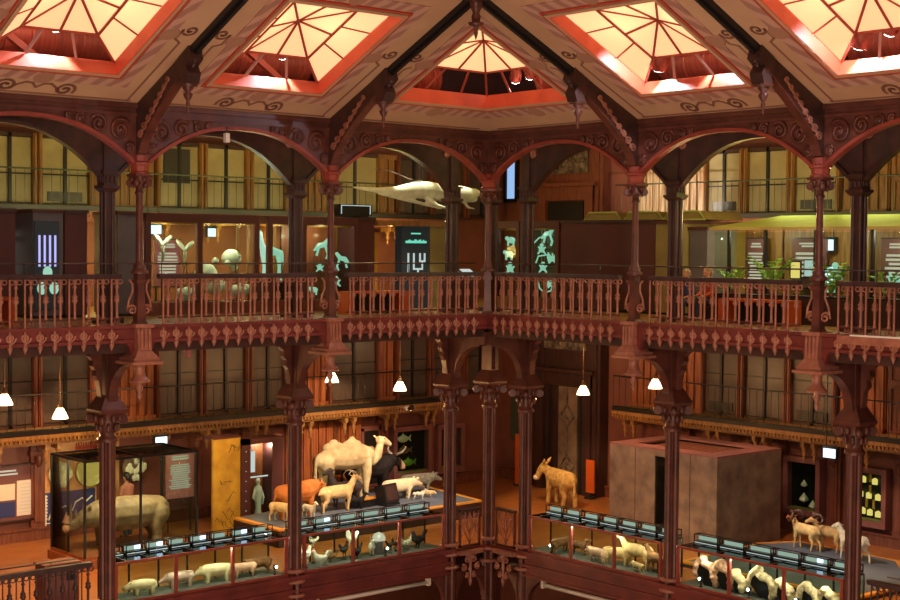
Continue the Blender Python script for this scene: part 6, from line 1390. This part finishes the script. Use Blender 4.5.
m = MB(); chain(m, [(-.5, .0, .2, .05), (-.1, 0, .34, .03), (.05, 0, .3, .02)], .4); m.tube([(-1.4, .3, .62), (-.9, .3, .6), (-.4, .1, .4), (-.1, 0, .32)], .014, 5); part(m, 'feeler', M['stone'], r)
for x in (-.1, .02, 1.2): m = MB(); m.tube([(x, 0, .2), (x, 0, 1.9)], .01, 4); part(m, 'hanging_wire', M['steel'], r)
r = thing('hanging_bar', 'pale pink metal bar hanging in front of the balcony at the picture edge', 'bar', 'R', 12.6, -.9, 6.2); m = MB(); m.box(-1.5, 2.5, -.06, .06, 0, .16); part(m, 'beam', M['iron_light'], r); m = MB(); m.box(-1.2, 2.5, -.07, .05, .16, .19); part(m, 'bright_strip', M['white'], r)
for x in (2.0, 2.4): m = MB(); m.tube([(x, 0, .18), (x, 0, 6.0)], .012, 4); part(m, 'wire', M['steel'], r)
# ---------------------------------------------------------------- lights
def pt(name, loc, w, col=(255, 200, 140), r=.08):
    l = bpy.data.lights.new(name, 'POINT'); l.energy = w; l.color = lin(col)[:3]; l.shadow_soft_size = r
    o = bpy.data.objects.new(name, l); COL.objects.link(o); o.location = loc; return o
def aim(o, t): o.rotation_euler = (Vector(t) - o.location).to_track_quat('-Z', 'Y').to_euler()
def area(name, loc, tgt, sx, sy, w, col=(255, 214, 170), spread=PI):
    l = bpy.data.lights.new(name, 'AREA'); l.shape = 'RECTANGLE'; l.size = sx; l.size_y = sy; l.energy = w; l.color = lin(col)[:3]; l.spread = spread
    o = bpy.data.objects.new(name, l); COL.objects.link(o); o.location = loc; aim(o, tgt); return o
def spot(name, loc, tgt, w, ang, col=(255, 240, 220), r=.05, blend=.4):
    l = bpy.data.lights.new(name, 'SPOT'); l.energy = w; l.spot_size = math.radians(ang); l.spot_blend = blend; l.color = lin(col)[:3]; l.shadow_soft_size = r
    o = bpy.data.objects.new(name, l); COL.objects.link(o); o.location = loc; aim(o, tgt); return o
W = bpy.data.worlds.new('world'); SC.world = W; W.use_nodes = True
W.node_tree.nodes['Background'].inputs[0].default_value = lin((255, 222, 200)); W.node_tree.nodes['Background'].inputs[1].default_value = 0.08
# hall: unseen fill added for floor bounce, and the luminous nave ceiling
area('hall_floor_fill', (-13, -13, -3.5), (-9, -9, 12), 16, 16, 2300, (255, 212, 180))
area('hall_ceiling_light', (-20, -20, 12.8), (-4, -4, 3), 10, 10, 1900, (255, 220, 204))
# skylight attic lamps
for s, u, d, z, l in SPOTS:
    p = P(s, u, d, z - .05); t = P(s, u + (.5 if s == 'R' else -.4), d - .5, z - 1.2)
    spot('attic_spot', p, t, 400, 110, (235, 240, 255))
for s, u in (('L', -7.5), ('L', -12.5), ('R', 7.5), ('R', 12.5), ('L', -2.5), ('R', 2.5)): pt('attic_glow', P(s, u, -.4, 12.7), 25, (255, 130, 80), .3)
# upper galleries: warm olive wash
for s, us in (('L', (-10.5, -7.5, -5, -2.5, 0, 3)), ('R', (0, 2.5, 5, 8))):
    for u in us: area('upper_wash', P(s, u, 6.6, 9.0), P(s, u, 9.5, 10.3), 2.2, .5, 18 if not (s == 'L' and u > 1) else 18, (240, 230, 150) if s == 'L' or u > 1 else (255, 220, 180))
    for u in us: pt('case_back_light', P(s, u, 7.6, 7.9), 95, (255, 214, 120), .2)
for s, us in (('L', (-7.0, -5.2, -3.6, -2.2)), ('R', (5.2, 7.2, 9.2))):
    for u in us: pt('showcase_lamp', P(s, u, 4.2, 8.4), 30, (255, 244, 214), .06)
for u in (-3.5, -2.2): pt('showcase_lamp', P('R', u, 4.2, 8.4), 3, (235, 255, 240), .06)
for u in (5.5, 7.5, 9.3): area('canopy_light', P('R', u, 5.6, 9.4), P('R', u, 4.2, 8.5), 1.5, .4, 16, (220, 230, 120))
for s, us in (('L', (-11, -8, -5, -2, 1)), ('R', (0, 2.5, 5, 8))):
    for u in us: pt('upper_ceiling_lamp', P(s, u, 2.4, 10.9), 34, (255, 216, 140), .15)
# pendants
for s, u, d, z, l in PEND: pt('pendant_light', P(s, u, d, z - .12), 110, (255, 190, 120), .1)
pt('pendant_light', P('L', -3.6, 3.0, -1.65), 50, (255, 190, 120), .1)
# track spots on the animals
spot('animal_spot', P('L', -1.5, 1.9, 5.8), P('L', .5, 5.9, 1.4), 1200, 50, (255, 244, 228)); spot('animal_spot', P('L', 2.5, 2.2, 5.8), P('L', 2.8, 6.2, .9), 1092, 45); spot('animal_spot', P('L', -3.2, 2.0, 5.8), P('L', -2.2, 4.2, .8), 624, 45, (255, 220, 170))
spot('animal_spot', P('R', -3.0, 3.4, 5.8), P('R', -4.2, 7.0, .8), 858, 40, (255, 220, 160)); spot('animal_spot', P('R', 5.0, 2.6, 5.8), P('R', 6.2, 6.3, .8), 1092, 45)
spot('wall_spot', P('L', -8.6, 5.6, 5.8), P('L', -8.8, 9.4, 1.0), 800, 55, (255, 200, 140)); spot('wall_spot', P('L', -6.6, 6.0, 5.8), P('L', -6.4, 9.4, 1.6), 396, 60, (255, 210, 150)); spot('wall_spot', P('L', -4.6, 5.6, 5.8), P('L', -4.3, 8.0, 1.4), 286, 40, (255, 210, 190)); spot('wall_spot', P('L', -3.3, 4.6, 5.8), P('L', -3.1, 7.2, 1.5), 286, 40, (255, 220, 150)); spot('wall_spot', P('L', 1.0, 4.0, 4.9), P('L', 1.7, 9.5, 1.9), 1300, 40, (255, 206, 150))
spot('floor_spot', P('L', -10.5, 3.0, 5.8), P('L', -10.8, 4.8, 0), 1300, 75, (255, 200, 130)); spot('floor_spot', P('R', 11.0, 3.0, 5.8), P('R', 11.0, 4.8, 0), 572, 75, (255, 200, 130)); spot('floor_spot', P('R', -1.2, 5.4, 5.8), P('R', -3.0, 7.6, 0), 330, 60, (255, 190, 120)); spot('floor_spot', P('L', 1.6, 2.3, 5.8), P('L', 2.2, 3.4, 0), 154, 60, (255, 200, 140))
for u in (4.0, 8.2): spot('wall_spot', P('R', u, 6.0, 5.8), P('R', u, 9.5, 1.4), 286, 70, (255, 190, 140))
pt('box_door_light', P('R', 2.0, 6.4, 2.0), 3, (170, 255, 200), .05)
pt('rhino_lamp', P('L', -6.4, 5.5, 2.6), 150, (255, 226, 180), .08); pt('rhino_lamp', P('L', -7.9, 5.5, 2.6), 120, (255, 226, 180), .08)
pt('kiosk_lamp', P('L', -1.9, 7.3, 2.3), 25, (255, 240, 220), .05)
for s, us in (('L', (-9.0, -8.0, -7.0, -5.9, -4.2, -3.2, -2.2, -1.1)), ('R', (.9, 2.0, 3.1, 4.2, 5.9, 7.0, 8.1, 9.2))):
    for u in us: pt('vitrine_lamp', P(s, u, 1.55, .9), 20, (255, 240, 214), .04)
for u in (-4.0, -2.5, -1.0): pt('under_gallery_light', P('L', u, 7.4, -1.2), 220, (255, 200, 140), .2)
spot('box_fill', P('R', .5, 2.2, 5.7), P('R', 1.2, 5.2, 1.5), 676, 65, (255, 220, 190)); spot('box_fill', P('R', 4.5, 5.0, 5.8), P('R', 3.4, 6.5, 1.2), 234, 60, (255, 220, 190))  # unseen spots added to brighten the brown box
spot('creature_spot', P('L', -.8, 2.5, 11.3), P('L', -.4, 2.6, 9.5), 420, 46, (255, 250, 235)); spot('creature_spot', P('L', 1.1, 2.5, 11.3), P('L', 1.0, 2.6, 9.5), 420, 46, (255, 250, 235))
for u in (4.8, 7.0, 9.2): pt('bench_fill', P('R', u, 2.3, 8.8), 45, (255, 214, 140), .15)  # unseen fill added to lift the seated visitors, ferns and bench
for z in (5.0, 10.8): pt('corner_fill', P('R', -4.6, 6.2, z), 120 if z < 6 else 90, (255, 205, 150), .15)  # unseen fill added to brighten the dark corner on both floors
for u in (-9.5, -6.5, -3.5, -.5, 2.5): pt('walkway_glow', P('L', u, 7.6, 5.5), 14, (255, 200, 140), .15)
for u in (0, 3, 6): pt('walkway_glow', P('R', u, 7.6, 5.5), 18, (255, 200, 140), .15)
for s in 'LR':
    for q in (7.5, 12.5):
        f = -1 if s == 'L' else 1
        for dq, w in ((-.85, 60), (.85, 40), (0, 30)): pt('diffuser_lamp', P(s, f * (q + dq), -2.3 if dq else -3.2, 13.1 if dq else 13.4), w, (255, 226, 196), .15)
for x, y in ((-3.0, -2.0), (-2.0, -3.0)): pt('diffuser_lamp', (x, y, 13.2), 35, (255, 225, 180), .15)
for u in (6.3, 11.35): spot('curb_spot', P('R', u + .5, -1.7, 12.0), P('R', u - .15, -1.7, 11.7), 160, 120, (225, 235, 255))
spot('board_spot', P('R', -1.5, 7.0, 9.3), P('R', -1.8, 9.5, 10.0), 260, 100, (255, 238, 215)); pt('bench_fill', P('L', -2.2, 1.3, 8.6), 22, (255, 214, 150), .15)  # the point light is unseen fill added for the orange bench
for s, us in (('L', (-8.5, -6.5, -3.8, -2.2, -.7)), ('R', (.9, 2.5, 4.0, 6.0, 7.6, 9.0))):
    for u in us: spot('floor_spot', P(s, u, 2.4, 5.7), P(s, u, 3.3, 0), 420, 62, (255, 214, 160))
# renderer look
SC.view_settings.view_transform = 'Standard'; SC.view_settings.look = 'None'; SC.view_settings.gamma = 1.0; SC.view_settings.use_curve_mapping = False; SC.view_settings.exposure = 0.2
SC.cycles.use_denoising = True; SC.cycles.max_bounces = 6; SC.cycles.transparent_max_bounces = 16; SC.cycles.diffuse_bounces = 3; SC.cycles.glossy_bounces = 3; SC.cycles.sample_clamp_indirect = 4.0
